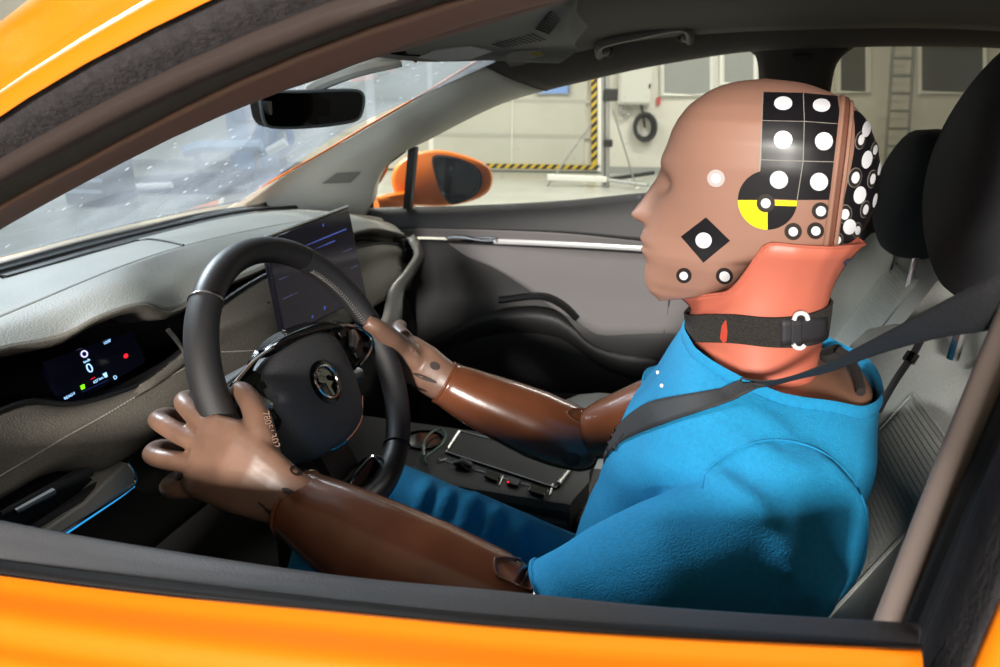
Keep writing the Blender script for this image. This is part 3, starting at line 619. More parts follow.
# hub cover
ho = [(-.088, .030), (-.080, .050), (-.050, .062), (0, .066), (.050, .062), (.080, .050), (.088, .030), (.085, -.005), (.076, -.040), (.058, -.066), (.030, -.076), (0, -.078), (-.030, -.076), (-.058, -.066), (-.076, -.040), (-.085, -.005)]
def hr(s, n): return cat([W(u*s*1.05-.004, v*s*1.04-.014, n) for u, v in ho], 48, closed=True)
HUBV = M('hub grained vinyl', '#444446', .5, bump=(420, .7, .001))
obj('airbag_cover', loft([hr(.98, -.045), hr(1.0, -.020), hr(.99, -.010), hr(.95, -.002), hr(.85, .005), hr(.6, .010), hr(.3, .0115)]), HUBV, sw, smooth=60)
obj('hub_back', loft([hr(.9, -.05), hr(.85, -.09), hr(.5, -.12)]), BLACKP, sw)
eb = [(a, b) for a, b in ((0, 0),)]
def er(r, n): return [W(r*math.cos(t)-.003, r*math.sin(t)-.012, n) for t in np.linspace(0, 2*math.pi, 40, endpoint=False)]
em = obj('wheel_emblem', loft([er(.0285, .008), er(.0285, .0125), er(.024, .0135), er(.0225, .0125)]), GLOSSB, sw)
obj('emblem_ring', tube(er(.0215, .0135), .0018, 8, closed=True), CHROME, em)
# winged arrow with three feather cuts and an eye
def emp(pts, h=.0018): return prism([W(a-.003, b-.012, .0128) for a, b in pts], WN*h)
obj('emblem_arrow', emp([(-.004, -.019), (.001, -.019), (.001, -.008), (.010, -.004), (.001, .001), (.001, .006), (-.004, .006)]), CHROME, em)
for k in range(3):
    y0 = .004+k*.0045; obj('emblem_feather', emp(cat([(-.004, y0-.004), (-.012-k*.0005, y0-.001), (-.015+k*.003, y0+.0035), (-.004, y0+.0022)], 14, closed=True)), CHROME, em)
obj('emblem_wing', emp(cat([(-.002, .007), (.008, .006), (.013, .002), (.012, .010), (.004, .017), (-.002, .018)], 20, closed=True)), CHROME, em)
obj('airbag_mark', textmesh('AIRBAG', .006, W(.045, -.052, .0042), np.array([0, 1, 0]), WV, .0004), DARKP, sw, smooth=0)
# gloss bezel and chrome line above the hub, button pods, lower spoke
top = [wpx(x, y, -.004) for x, y in ((233, 384), (240, 375), (256, 358), (282, 343), (302, 336), (325, 329), (345, 326), (360, 331), (369, 340), (367, 353), (357, 366))]
tl = cat([(u, v, 0) for u, v in top], 50)
obj('chrome_line', tube([W(p[0], p[1], .0) for p in tl], .0020, 8), CHROME, sw)
inner = cat([(-.088, .02, 0), (-.078, .045, 0), (-.04, .060, 0), (0, .062, 0), (.04, .058, 0), (.07, .048, 0), (.084, .02, 0), (.086, -.01, 0)], 50)
obj('gloss_bezel', grid([[W(p[0], p[1], -.004) for p in tl], [W((p[0]+q[0])/2, (p[1]+q[1])/2, -.003) for p, q in zip(tl, inner)], [W(p[0], p[1], -.014) for p in inner]]), GLOSSB, sw, solid=.008)
for sg in (1, -1):
    pod = [(.080, .042), (.105, .046), (.128, .034), (.147, .004), (.120, -.016), (.094, -.028), (.082, -.010)]
    po = obj('button_pod', loft([cat([W(sg*u, v, n) for u, v in pod], 30, closed=True) for n in (-.03, -.008)] + [cat([W(sg*(.11+(u-.11)*.9), .01+(v-.01)*.9, -.003) for u, v in pod], 30, closed=True)]), GLOSSB, sw)
    obj('thumb_roller', tube([W(sg*.100, .002, .0), W(sg*.112, .012, .003), W(sg*.120, .020, .0)], [.006, .0075, .006], 10), SATIN, po)
    for (u, v) in ((.125, .010), (.095, .026), (.106, -.010)): obj('wheel_button', box(W(sg*u, v, -.001), (.006, .014, .009), np.stack([WN, np.array([0, 1, 0]), WV], 1)), BLACKP, po, bevel=.001)
    obj('spoke', loft([[W(sg*u, v0+(v-v0)*1.0, n) for v, n in ((.026, -.016), (.020, -.006), (-.020, -.006), (-.026, -.016), (-.02, -.034), (.02, -.034))] for u, v0 in ((.075, 0), (.12, 0), (.160, 0))]), DARKP, sw)
obj('pod_edge_glint', tube([W(p[0], p[1], .0022) for p in tl[34:43]], .0014, 6), M('painted blue reflection', '#2f8fd0', .15, 1.), sw)  # blue highlight of the chrome, put into the colour of a strip
lo = [wpx(x, y, -.002) for x, y in ((292, 443), (306, 450), (325, 456))]
obj('hub_lower_trim', tube(cat([W(u, v, -.006) for u, v in ((-.045, -.086), (-.02, -.092), (.02, -.092), (.05, -.084), (.075, -.062))], 24), .0022, 8), CHROME, sw)
obj('hub_lower_glint', tube(cat([W(u, v, -.004) for u, v in ((-.050, -.083), (-.03, -.090), (-.005, -.0925))], 14), .0026, 8), MATS['painted blue reflection'], sw)  # no lamp: a blue reflection painted as a strip below the hub
ls = [(-.036, -.135), (.036, -.135), (.046, -.160), (-.046, -.160)]
l_ = obj('lower_spoke', prism([W(u, v, -.006) for u, v in ls], -WN*.02), GLOSSB, sw, bevel=.004)
obj('spoke_frame', tube(cat([W(u, v, -.003) for u, v in ((-.034, -.137), (0, -.133), (.034, -.137), (.044, -.158), (0, -.162), (-.044, -.158))], 40, closed=True), .002, 8, closed=True), CHROME, l_)
obj('spoke', loft([[W(u, v, n) for u, n in ((-.03, -.03), (.03, -.03), (.03, -.045), (-.03, -.045))] for v in (-.07, -.15)]), BLACKP, sw)
obj('column_shroud', tube([W(0, 0, -.06), W(0, -.01, -.16), W(0, -.02, -.30)], [(.05, .06), (.055, .065), (.06, .07)], 16), DARKP, sw)
for sg in (1, -1):
    obj('column_stalk', tube([W(sg*.05, -.012, -.06), W(sg*.10, -.030, -.055), W(sg*.150, -.046, -.045)], [(.008, .010), (.009, .011), (.012, .013)], 12), SATIN if sg > 0 else BLACKP, sw)

# ------------------------------------------------------------------ inside mirror
rm = thing('rear_view_mirror', 'dark inside rear view mirror hanging in front of the windscreen', 'mirror', tuple(A(312, 95, X=-.69)))
mr = [(259, 97), (262, 93), (310, 91), (355, 90), (363, 94), (364, 103), (360, 117), (350, 122), (310, 127), (270, 127), (263, 121), (260, 108)]
def mring(s, dx): return cat([A(312+(x-312)*s, 108+(y-108)*s, Y=-.02+.0020*(x-312))+np.array([dx, 0, 0]) for x, y in mr], 40, closed=True)
obj('mirror_shell', loft([mring(1.0, 0), mring(1.0, -.012), mring(.85, -.030), mring(.4, -.040)]), BLACKP, rm, smooth=60)
obj('mirror_glass', loft([mring(.955, -.002), mring(.95, .0012)]), M('mirror glass', '#5a5856', .04, 1.), rm)
obj('mirror_rim', tube(mring(.985, .0008), .0028, 8, closed=True), M('light edge plastic', '#6a6f70', .3), rm)
obj('mirror_arm', tube(cat([A(330, 100, X=-.72), A(312, 88, X=-.71), A(350, 70, X=-.62), A(400, 58, X=-.54)], 12), [.012]*4+[.014]*8, 10), PILLG, rm)
# ------------------------------------------------------------------ overhead console, visor, grab handle
oc = thing('overhead_console', 'grey overhead console with vent grille between the sun visors', 'console', (-.35, .05, 1.44))
r0 = [A(x, y, Y=Y) for x, y, Y in ((363, 55, -.06), (415, 61, .02), (450, 61, .07), (492, 60, .13), (556, 63, .24))]
r1 = [A(x, y, Y=Y) for x, y, Y in ((420, 40, -.06), (452, 46, .02), (480, 47, .07), (515, 49, .13), (578, 49, .24))]
r2 = [A(x, y, Y=Y) for x, y, Y in ((545, 3, -.06), (555, 9, .0), (563, 17, .04), (563, 32, .10), (575, 44, .22))]
r01 = [(a+b)/2+np.array([0, 0, -.004]) for a, b in zip(r0, r1)]
GREYC = M('grey console plastic', '#8a857d', .7, bump=(900, .2))
cons = sheet([[p+np.array([-.02, 0, .03]) for p in r0], r0, r01, r1, r2, [p+np.array([.02, .01, .03]) for p in r2]], 30, 30)
csh = obj('console_shell', cons, GREYC, oc)
ctree = bvh(cons)
def cp(x, y, o=.001): 
    h = hitpx(ctree, x, y, o); return h if h is not None else A(x, y, Y=.08)
obj('courtesy_lamp', prism([cp(x, y, .0015) for x, y in ((418, 57), (434, 50), (470, 45.5), (492, 51), (470, 58.5), (440, 60))], (0, 0, .004)), M('frosted lens', '#dad6ca', .35), oc)
obj('info_label', prism([cp(x, y, .0015) for x, y in ((505, 55), (512, 51), (540, 49.5), (543, 55), (528, 59), (508, 60))], (0, 0, .001)), M('paper label', '#a8a196', .7), oc)
obj('label_mark', prism([cp(x, y, .0024) for x, y in ((530, 52), (541, 50.5), (543, 54), (532, 55))], (0, 0, .0006)), M('yellow label', '#b8a24a', .7), oc)
gr = csh
for i in range(9):
    t = i/8
    obj('grille_slot', tube([cp(536+14*t, 28-17*t, .001), cp(549+11*t, 33-14*t, .001)], .0016, 6), BLACKP, gr)
for i in range(10):
    t = i/9; obj('grille_slot', tube([cp(492+40*t, 43.5-10*t, .0008), cp(505+40*t, 47.5-8*t, .0008)], .0009, 6), BLACKP, gr)
obj('switch_panel', prism([cp(x, y, .002) for x, y in ((392, 60), (400, 54), (420, 55), (424, 62), (408, 64))], (0, 0, .003)), GLOSSB, oc)
obj('warning_button', ball(cp(415, 59.5, .003), (.003, .004, .002), 10, 6), M('amber', '#c8642a', .5), oc)

vis = thing('sun_visor', 'brown grey driver sun visor folded up along the roof edge', 'sun visor', tuple(A(300, 60, Y=-.56)))
v0 = [A(x, y, Y=-.585) for x, y in ((166, 116), (185, 120.5), (200, 120), (240, 103), (300, 83), (352, 63), (440, 37), (550, 4), (640, -24))]
v1 = [A(x, y, Y=-.60) for x, y in ((166, 108), (185, 100), (200, 92), (240, 76), (300, 55), (352, 37), (440, 9), (550, -24), (640, -50))]
v2 = [p+np.array([0, .05, .012]) for p in v0]; v3 = [p+np.array([0, .06, .03]) for p in v1]
obj('visor_pad', sheet([v3, v1, [(a+b)/2+np.array([0, -.010, 0]) for a, b in zip(v0, v1)], v0, v2, v3], 30, 24), M('visor cloth', '#6b544c', .75, bump=(1100, .25)), vis)
obj('visor_seam', tube(cat([A(x, y, Y=-.606) for x, y in ((160, 106), (168, 112), (180, 118), (196, 120))], 14), .0012, 5), BLACKR, vis)
obj('visor_clip', tube([v0[0]+np.array([0, .01, .01]), v0[1]+np.array([0, .01, .006])], .006, 8), BROWNT, vis)

gh = thing('grab_handle', 'dark grey grab handle on the far roof rail', 'handle', tuple(A(640, 45, Y=.56)))
GH = M('grab handle plastic', '#77726c', .6, bump=(900, .2))
hp = cat([A(x, y, Y=Y) for x, y, Y in ((600, 54, .585), (599, 46, .56), (606, 41, .55), (640, 33, .545), (676, 26, .55), (688, 29, .56), (690, 40, .585))], 30)
obj('handle_bar', tube(hp, (.015, .010), 12), GH, gh)
obj('handle_back', prism([A(x, y, Y=.59) for x, y in ((597, 57), (596, 44), (606, 36), (676, 22), (690, 24), (693, 42), (680, 42), (670, 34), (615, 45), (611, 56))], (0, .02, 0)), HEADL, gh, bevel=.003)
for x, y in ((605, 51), (686, 37)): obj('handle_hinge', ball(A(x, y, Y=.58), (.012, .012, .011), 12, 8), GH, gh)

# ------------------------------------------------------------------ centre console
cc = thing('centre_console', 'black centre console with cup holder and phone tray between the seats', 'console', (-.38, .03, .33))
zt = .66
def cz(x, y, z=zt): return A(x, y, Z=z)
tl_, tr_ = cz(395, 440), cz(452, 425)
TOPP = M('console top plastic', '#1a1817', .5, bump=(900, .3))
Y0, Y1 = -.085, .135
obj('console_body', loft([[(x, Y0-o, z) for x in (-.80,)]+[(-.21, Y0-o, z), (-.19, 0, z), (-.21, Y1+o, z), (-.80, Y1+o, z)] for o, z in ((0, .34), (.0, .60), (.004, zt-.012), (-.004, zt-.002), (-.012, zt))]), TOPP, cc)
obj('side_fold', tube([(-.75, Y0-.004, .635), (-.45, Y0-.004, .632), (-.215, Y0-.004, .628)], (.006, .008), 8), DARKP, cc)
# phone tray
tray = [cz(444, 431), cz(463, 423), cz(561, 468), cz(556, 492)]
tray = [np.array([-.515, .105, zt]), np.array([-.515, .005, zt]), np.array([-.235, .005, zt]), np.array([-.235, .105, zt])]
pt = [A(x, y, Z=zt+.001) for x, y in ((446, 453), (460, 432), (577, 462), (556, 489))]
t_ = obj('phone_tray', prism(pt, (0, 0, .002)), M('tray rubber', '#0c0b0b', .6), cc)
obj('tray_frame', tube([p+np.array([0, 0, .003]) for p in cat(pt, 4)] if False else [p+np.array([0, 0, .003]) for p in (pt[0], (pt[0]+pt[1])/2, pt[1], (pt[1]+pt[2])/2, pt[2], (pt[2]+pt[3])/2, pt[3], (pt[3]+pt[0])/2)], .0013, 6, closed=True), SATIN, t_)
for a, b in ((0, 1), (2, 3)): obj('tray_end_strip', tube([pt[a]*.9+pt[b]*.1+np.array([0, 0, .004]), pt[a]*.1+pt[b]*.9+np.array([0, 0, .004])], (.003, .005), 8), SATIN, t_)
# switch row
for nm, (a, b), mt, rr in (('switch_trim', ((438, 458.5), (551, 492)), SATIN, .0009), ('switch_trim', ((499, 485), (503, 476)), SATIN, .0015), ('switch_trim', ((550, 495), (553, 484)), SATIN, .0018), ('switch_trim', ((438, 462), (446, 459)), SATIN, .002)):
    obj(nm, tube([A(*a, Z=zt+.002), A(*b, Z=zt+.002)], rr, 8), mt, cc)
for pxs, mt in ((((455, 465), (461, 459), (472, 463), (468, 472)), BLACKP), (((484, 478), (487, 472), (500, 476), (497, 483)), GLOSSB), (((506, 484), (509, 478), (521, 482), (518, 488)), DARKP), (((528, 492), (531, 486), (547, 491), (544, 498)), GLOSSB)):
    obj('console_switch', prism([A(x, y, Z=zt+.002) for x, y in pxs], (0, 0, .005)), mt, cc, bevel=.0015)
obj('shifter_paddle', tube([A(454, 463, Z=zt+.008), A(463, 461, Z=zt+.014), A(472, 466, Z=zt+.008)], [(.004, .006)]*3, 10), DARKP, cc)
obj('park_light', ball(A(508, 482, Z=zt+.008), .0018, 8, 6), RD, cc)
# cup holder ring
ch = A(424, 440, Z=zt+.002)
obj('cup_holder', loft([[ch+np.array([.037*r*math.cos(t), .034*r*math.sin(t), z]) for t in np.linspace(0, 2*math.pi, 30, endpoint=False)] for r, z in ((1.12, 0), (1.12, .003), (1.0, .004), (.97, 0), (.9, -.05))], cap=False), GLOSSB, cc)
obj('cup_floor', prism([ch+np.array([.034*math.cos(t), .031*math.sin(t), .0008]) for t in np.linspace(0, 2*math.pi, 24, endpoint=False)], (0, 0, .0006)), GLOSSB, cc)
obj('tunnel_end', box((-.17, .025, .56), (.07, .20, .12)), DARKP, cc, bevel=.01)
wire = thing('cable', 'thin green cable loop lying in the cup holder', 'cable', tuple(A(425, 450, Z=zt+.01)))
wp = cat([A(x, y, Z=zt+.012) for x, y in ((421, 455), (424, 447), (425, 440), (432, 432), (441, 429), (446, 434), (442, 444), (432, 452), (425, 458), (427, 464))], 40)
obj('cord', tube(wp, .0018, 8), M('green cable', '#3f6b5b', .4), wire)
obj('plug', tube([A(423, 446, Z=zt+.013), A(424, 456, Z=zt+.013)], .0032, 8), SATIN, wire)

# ------------------------------------------------------------------ seats
SEATF = M('seat grey cloth', '#9a9c97', .9, bump=(1400, .5), var=(600, .8)); SEATD = M('seat charcoal cloth', '#33343a', .9, bump=(1400, .4)); SEATDK = M('seat dark cloth', '#2b2d31', .92, bump=(1200, .5), var=(500, .8))
def backrest_pt(s, t, side):
    """s -1..1 across, t 0..1 up; front surface"""
    H_ = .62; x = -.02+.245*t+.02*t*t; z = .52+.585*t+.01*math.sin(math.pi*t)
    hw = .255-.035*t**3-.05*max(0, t-.86)/.14*1.0
    b = .060*(1-.45*t)*max(0, (abs(s)-.36)/.64)**1.3
    top = .06*max(0, t-.88)/.12
    if side == 0: return np.array([x-b+top*.6*(1 if t > .88 else 0), s*hw, z-(.05*max(0, t-.9)/.1*abs(s)**3)])
    return np.array([x+.10-.05*abs(s)**4-.02*t, s*hw, z-(.05*max(0, t-.9)/.1*abs(s)**3)])
def seat(label, dx, dy, hz=0., hx_=0.):
    t0 = thing('car_seat', label, 'seat', (dx-.1, dy, .33))
    T = lambda p: np.array(p)+np.array([dx, dy, 0])
    n = 30; m = 24
    rings = []
    for j in range(m+1):
        t = j/m; fr = [T(backrest_pt(-1+2*i/n, t, 0)) for i in range(n+1)]; bk = [T(backrest_pt(1-2*i/n, t, 1)) for i in range(n+1)]
        rings.append(fr+bk)
    br = obj('backrest', loft(rings), SEATF, t0, smooth=70, bevel=.012)
    # ribbed centre insert
    rows = []; NR = 330
    for j in range(NR+1):
        t = .08+.74*j/NR; rib = .0020*abs(math.sin(j*math.pi/4.))
        rows.append([T(backrest_pt(-.34+.68*i/16, t, 0)+np.array([-.003-rib*(1 if 0 < i < 16 else -1), 0, .001])) for i in range(17)])
    obj('ribbed_insert', grid(rows), SEATF, br)
    for s in (-.35, .35): obj('piping', tube([T(backrest_pt(s, .06+.76*j/20, 0)+np.array([-.001, 0, 0])) for j in range(21)], .0022, 6), SEATF, br)
    obj('piping', tube([T(backrest_pt(-.35+.70*j/12, .825, 0)+np.array([-.001, 0, 0])) for j in range(13)], .0022, 6), SEATF, br)
    # cushion
    rings = []
    for x, zt_, hw in ((-.52, .50, .20), (-.50, .545, .225), (-.42, .575, .24), (-.25, .565, .25), (-.08, .545, .25), (.06, .53, .24)):
        rings.append([T((x, y, z)) for y, z in ((-hw, .44), (-hw, zt_-.01), (-hw*.85, zt_+.025), (-hw*.6, zt_), (-hw*.2, zt_-.008), (hw*.2, zt_-.008), (hw*.6, zt_), (hw*.85, zt_+.025), (hw, zt_-.01), (hw, .44), (0, .42))])
    obj('cushion', loft(rings), SEATF, t0, sub=1)
    obj('seat_base', box(T((-.2, 0, .385)), (.50, .42, .11)), BLACKP, t0, bevel=.02)
    # headrest
    hr_ = []
    for k in range(13):
        a = k/12; z = 1.135+.235*a; e = math.sin(math.pi*min(1, max(0, .07+.86*a)))**.38
        xc = .217+.030*a*a-.02*a; hx = .062*e; hy = .128*(.82+.18*math.sin(math.pi*a))*e
        hr_.append([T((hx_+xc+hx*math.copysign(abs(math.cos(q))**.75, math.cos(q)), hy*math.copysign(abs(math.sin(q))**.7, math.sin(q)), z+hz)) for q in np.linspace(0, 2*math.pi, 32, endpoint=False)])
    hd_ = obj('headrest', loft(hr_), SEATDK, t0, smooth=80, sub=1)
    for s in (-1, 1): obj('headrest_post', tube([T((.215+hx_, s*.06, 1.06+hz)), T((.22+hx_, s*.06, 1.17+hz))], .006, 10), CHROME, hd_)
    return t0
ds = seat('grey cloth driver seat with ribbed backrest behind the dummy', .0, -.372)
ps = seat('grey cloth passenger seat with dark headrest behind the dummy head', .16, .372, -.10, -.03)
# rear bench, dark, at the back of the cabin
rb_ = thing('rear_bench', 'dark rear seat bench in the back of the cabin', 'seat', (.75, 0, .33))
obj('bench_backrest', sheet([[(.98, y, 1.10) for y in (-.62, 0, .62)], [(.92, y, 1.08) for y in (-.62, 0, .62)], [(.82, y, .6) for y in (-.62, 0, .62)]], 10, 8), SEATD, rb_, solid=-.08)
obj('bench_cushion', box((.62, 0, .47), (.46, 1.24, .14)), SEATD, rb_, bevel=.04)
for y in (-.38, .38): obj('bench_headrest', box((.95, y, 1.16), (.08, .25, .16)), SEATDK, rb_, bevel=.03)
# ------------------------------------------------------------------ crash test dummy
dy_ = thing('crash_test_dummy', 'crash test dummy in a blue T-shirt holding the steering wheel', 'dummy', (-.05, -.37, .55))
SKIN = M('dummy head vinyl', '#9a7261', .52, var=(14, .93), bump=(120, .04)); NECK = M('salmon rubber', '#c46b56', .46, var=(20, .93)); ARM = M('brown arm vinyl', '#74432b', .24, var=(14, .74), bump=(45, .12, .002), coat=.35)
HAND = M('hand vinyl', '#80604f', .40, var=(26, .72), bump=(70, .22, .0015)); SHIRT = M('turquoise jersey', '#0b85b6', .9, bump=(700, .7, .0012), var=(260, .86)); JACK = M('brown chest jacket', '#8a6652', .45)
STB = M('sticker black', '#161418', .38); STW = M('sticker white', '#dcdce0', .45); STY = M('sticker yellow', '#f2dc10', .45); STBR = M('sticker brown black', '#2b2320', .5)
PSI = R(9); HC = np.array([0., -.37, 0.]); FW = np.array([-math.cos(PSI), math.sin(PSI), 0]); LT = np.array([-math.sin(PSI), -math.cos(PSI), 0]); UZ = np.array([0, 0, 1.])
def hpx(x, y, l=0.):
    q = ray(x, y); o = HC+LT*l; t = ((o-CAMP) @ LT)/(q @ LT); p = CAMP+q*t; return float((p-HC) @ FW), float(p[2])
def hw(s, l, z): return HC+FW*s+LT*l+UZ*z
front = [(765, 78.5), (736, 81), (712, 89), (690, 105), (680, 118), (674, 129), (667, 150), (663.5, 165), (660, 178), (657.5, 190), (655, 200), (652, 210), (649, 219), (647, 225), (643.5, 230), (640.5, 237), (643, 241), (648.5, 242.8), (643, 245), (640.8, 248), (646.5, 254), (648.5, 258), (645.5, 268), (645.5, 279), (648.5, 287), (654, 292), (662, 294.8), (668, 295.5)]
smoothf = [(649, 219), (647, 225), (645.5, 235), (646, 245), (646.5, 255), (646, 268), (646.5, 281)]
nose = [(661, 168), (656.5, 178), (649, 189), (640, 202), (630.5, 214), (631.5, 217.5), (644, 222.5), (647, 226)]
back = [(765, 78.5), (803, 82), (836, 94), (855, 106), (868, 124), (877, 148), (880.5, 175), (877, 200), (869, 220), (858, 236), (846, 243), (805, 250), (765, 256), (752, 266), (740, 278), (722, 289), (690, 294), (665, 295.2)]
sz_ = sorted([hpx(*p)[::-1] for p in smoothf]); fz = sorted([hpx(*p)[::-1] for p in front]); bz = sorted([hpx(*p)[::-1] for p in back]); nz_ = sorted([hpx(*p)[::-1] for p in nose])
def itp(tab, z): return float(np.interp(z, [t[0] for t in tab], [t[1] for t in tab]))
z_lo = max(fz[0][0], bz[0][0]); z_hi = min(fz[-1][0], bz[-1][0])
WT_ = [(0, .024), (.04, .036), (.1, .046), (.2, .056), (.35, .0645), (.5, .0710), (.65, .0765), (.75, .0765), (.83, .0715), (.9, .060), (.95, .045), (.985, .025), (1, .003)]
def headring(z, n=112):
    t = (z-z_lo)/(z_hi-z_lo); sf, sb = itp(fz, z), itp(bz, z); ld = 0.
    if sz_[0][0] < z < sz_[-1][0]: ld = sf-itp(sz_, z); sf -= ld
    wd = float(np.interp(t, [a for a, _ in WT_], [b for _, b in WT_]))
    if sf-sb < .004: sf += .002; sb -= .002
    q_ = min(1, max(0, (t-.05)/.5)); q_ = q_*q_*(3-2*q_); k = .70-.12*q_; c = sf*(1-k)+sb*k; out = []
    nd = (itp(nz_, z)-sf) if nz_[0][0] < z < nz_[-1][0] else 0.
    tn = (z-nz_[0][0])/(nz_[-1][0]-nz_[0][0]); wn = float(np.interp(tn, [0, .25, 1], [.012, .0155, .006])) if nd else 1
    for i in range(n):
        a = 2*math.pi*i/n; ca, sa = math.cos(a), math.sin(a); q_ = min(1, max(0, (t-.12)/.4)); q_ = q_*q_*(3-2*q_); e = 2/(2.15+.2*q_) if ca > 0 else 2/(2.15-.05*q_)
        y = wd*math.copysign(abs(sa)**e, sa); s = c+((sf-c) if ca > 0 else (c-sb))*math.copysign(abs(ca)**e, ca)
        if ca > 0:
            if nd > 0: s += nd*math.exp(-(y/wn)**2*1.0)
            s += ld*math.exp(-(y/.024)**2)
            ze = hpx(668, 181)[1]
            s -= .010*math.exp(-((abs(y)-.031)/.014)**2-((z-ze)/.011)**2)
            s += .0028*math.exp(-((abs(y)-.03)/.02)**2-((z-ze-.022)/.010)**2)
        out.append((s, y, z))
    return out
lv = [z_lo+(z_hi-z_lo)*(1-(1-j/64)**1.55) for j in range(65)]
lv = [z_lo+(z_hi-z_lo)*j/130 for j in range(118)]+[z_hi-(z_hi-z_lo)*(13/130)*(1-k/12)**1.9 for k in range(1, 13)]
hrings = [headring(z) for z in lv]
for _ in range(2):
    hrings = [hrings[0]]+[[tuple((np.array(hrings[j-1][i])+2*np.array(hrings[j][i])+np.array(hrings[j+1][i]))/4) for i in range(len(hrings[0]))] for j in range(1, len(hrings)-1)]+[hrings[-1]]
HEADVF = loft([[hw(*p) for p in r] for r in hrings])
# split the skull cap off along a slanting plane
pa, pb = hpx(846, 98), hpx(828, 246); pdir = unit([pb[0]-pa[0], pb[1]-pa[1], 0]); pn2 = np.array([-pdir[1], pdir[0]])
if pn2[0] < 0: pn2 = -pn2                                             # points forward
pco = hw(pa[0], 0, pa[1]); pno = FW*pn2[0]+UZ*pn2[1]
def cut(vf, keep_front, off):
    bm = bmesh.new(); vs = [bm.verts.new(tuple(map(float, p))) for p in vf[0]]
    for q in vf[1]:
        try: bm.faces.new([vs[i] for i in q])
        except ValueError: pass
    r_ = bmesh.ops.bisect_plane(bm, geom=bm.verts[:]+bm.edges[:]+bm.faces[:], plane_co=Vector(pco+pno*off), plane_no=Vector(pno), clear_inner=keep_front, clear_outer=not keep_front)
    ring = [np.array(v.co) for v in r_['geom_cut'] if isinstance(v, bmesh.types.BMVert)]
    bm.verts.index_update(); V = [tuple(v.co) for v in bm.verts]; F = [tuple(v.index for v in f.verts) for f in bm.faces]; bm.free()
    c = sum(ring)/len(ring); ax = unit(np.cross(pno, LT)); ring.sort(key=lambda p: math.atan2((p-c) @ LT, (p-c) @ ax))
    return (V, F), ring
hf, ringf = cut(HEADVF, True, .0035); hb, ringb = cut(HEADVF, False, -.0045)
def closeoff(vf, ring, d):
    """inward flange along the cut"""
    c = sum(ring)/len(ring); inn = [p+(c-p)*.12+pno*d for p in ring]; return join(vf, grid([ring, inn], closed_u=True))
head = obj('head', closeoff(hf, ringf, 0), SKIN, dy_, smooth=75)
capo = obj('skull_cap', closeoff(hb, ringb, 0), SKIN, dy_, smooth=75)
def lip(ring, grow, off, r):
    c = sum(ring)/len(ring); P = cat([p+(p-c)*grow+pno*off for p in ring[::3]], 90, closed=True); return tube(P, r, 8, closed=True)
obj('cap_flange', lip(ringf, .008, -.0005, .0024), SKIN, head); obj('cap_flange', lip(ringb, .010, .0005, .0026), SKIN, capo)
obj('cap_gap', lip(ringf, -.035, -.0035, .0035), M('flange brown', '#6a4030', .6), head)
HT = bvh(HEADVF)
# ---- stickers laid on the vinyl
def patch(quad, n=7, off=.0007):
    a, b, c, d = [np.array(q, float) for q in quad]; rows = []
    for j in range(n+1):
        rows.append([hitpx(HT, *((a*(1-i/n)+b*i/n)*(1-j/n)+(d*(1-i/n)+c*i/n)*(j/n)), off) for i in range(n+1)])
    return grid(rows)
def disc(c, rx, ry=None, off=.0012, rings=3, n=28, a0=0., a1=360., rot=0.):
    ry = ry or rx; full = a1-a0 >= 359.9; V = [hitpx(HT, c[0], c[1], off)]; F = []; m = n if full else n+1
    if V[0] is None: return [], []
    ok = True
    for k in range(1, rings+1):
        for i in range(m):
            a = R(a0+(a1-a0)*i/n); x, y = rx*k/rings*math.cos(a), ry*k/rings*math.sin(a); x, y = x*math.cos(rot)-y*math.sin(rot), x*math.sin(rot)+y*math.cos(rot)
            p = hitpx(HT, c[0]+x, c[1]+y, off); V.append(p if p is not None else V[-1])
    for i in range(m if full else m-1):
        F.append((0, 1+i, 1+(i+1) % m))
        for k in range(rings-1): F.append((1+k*m+i, 1+(k+1)*m+i, 1+(k+1)*m+(i+1) % m, 1+k*m+(i+1) % m))
    return V, F
def two(a, b):
    V, F = join(a, b); return V, F, [0]*len(a[1])+[1]*len(b[1])
gx = [[(763, 92.5), (803, 93.5), (837, 96.5)], [(762, 121), (804, 122), (841, 124.5)], [(761, 159.6), (803, 161), (841, 162)], [(757.5, 198.5), (797, 200), (835, 200)]]
dots = [[(783, 104.6, 9, 6.6), (820.6, 106.6, 8.6, 6.4)], [(783, 140, 9.2, 8.8), (823, 141.6, 8.8, 8.8)], [(779, 179.4, 9, 8.8), (818.4, 181.4, 8.8, 8.8)]]
def sh(q, e=.45):
    c = np.mean(np.array(q), 0); return [tuple(np.array(p)+(c-np.array(p))/np.linalg.norm(c-np.array(p))*e*1.3) for p in q]
obj('marker_gap', patch([gx[0][0], gx[0][2], gx[3][2], gx[3][0]], 12, .0004), M('sticker edge grey', '#8d8880', .6), head)
for j in range(3):
    for i in range(2):
        q = sh([gx[j][i], gx[j][i+1], gx[j+1][i+1], gx[j+1][i]]); d = dots[j][i]
        obj('target_marker', two(patch(q, 7, .0010), disc(d[:2], d[2], d[3], .0016)), [STB, STW], head)
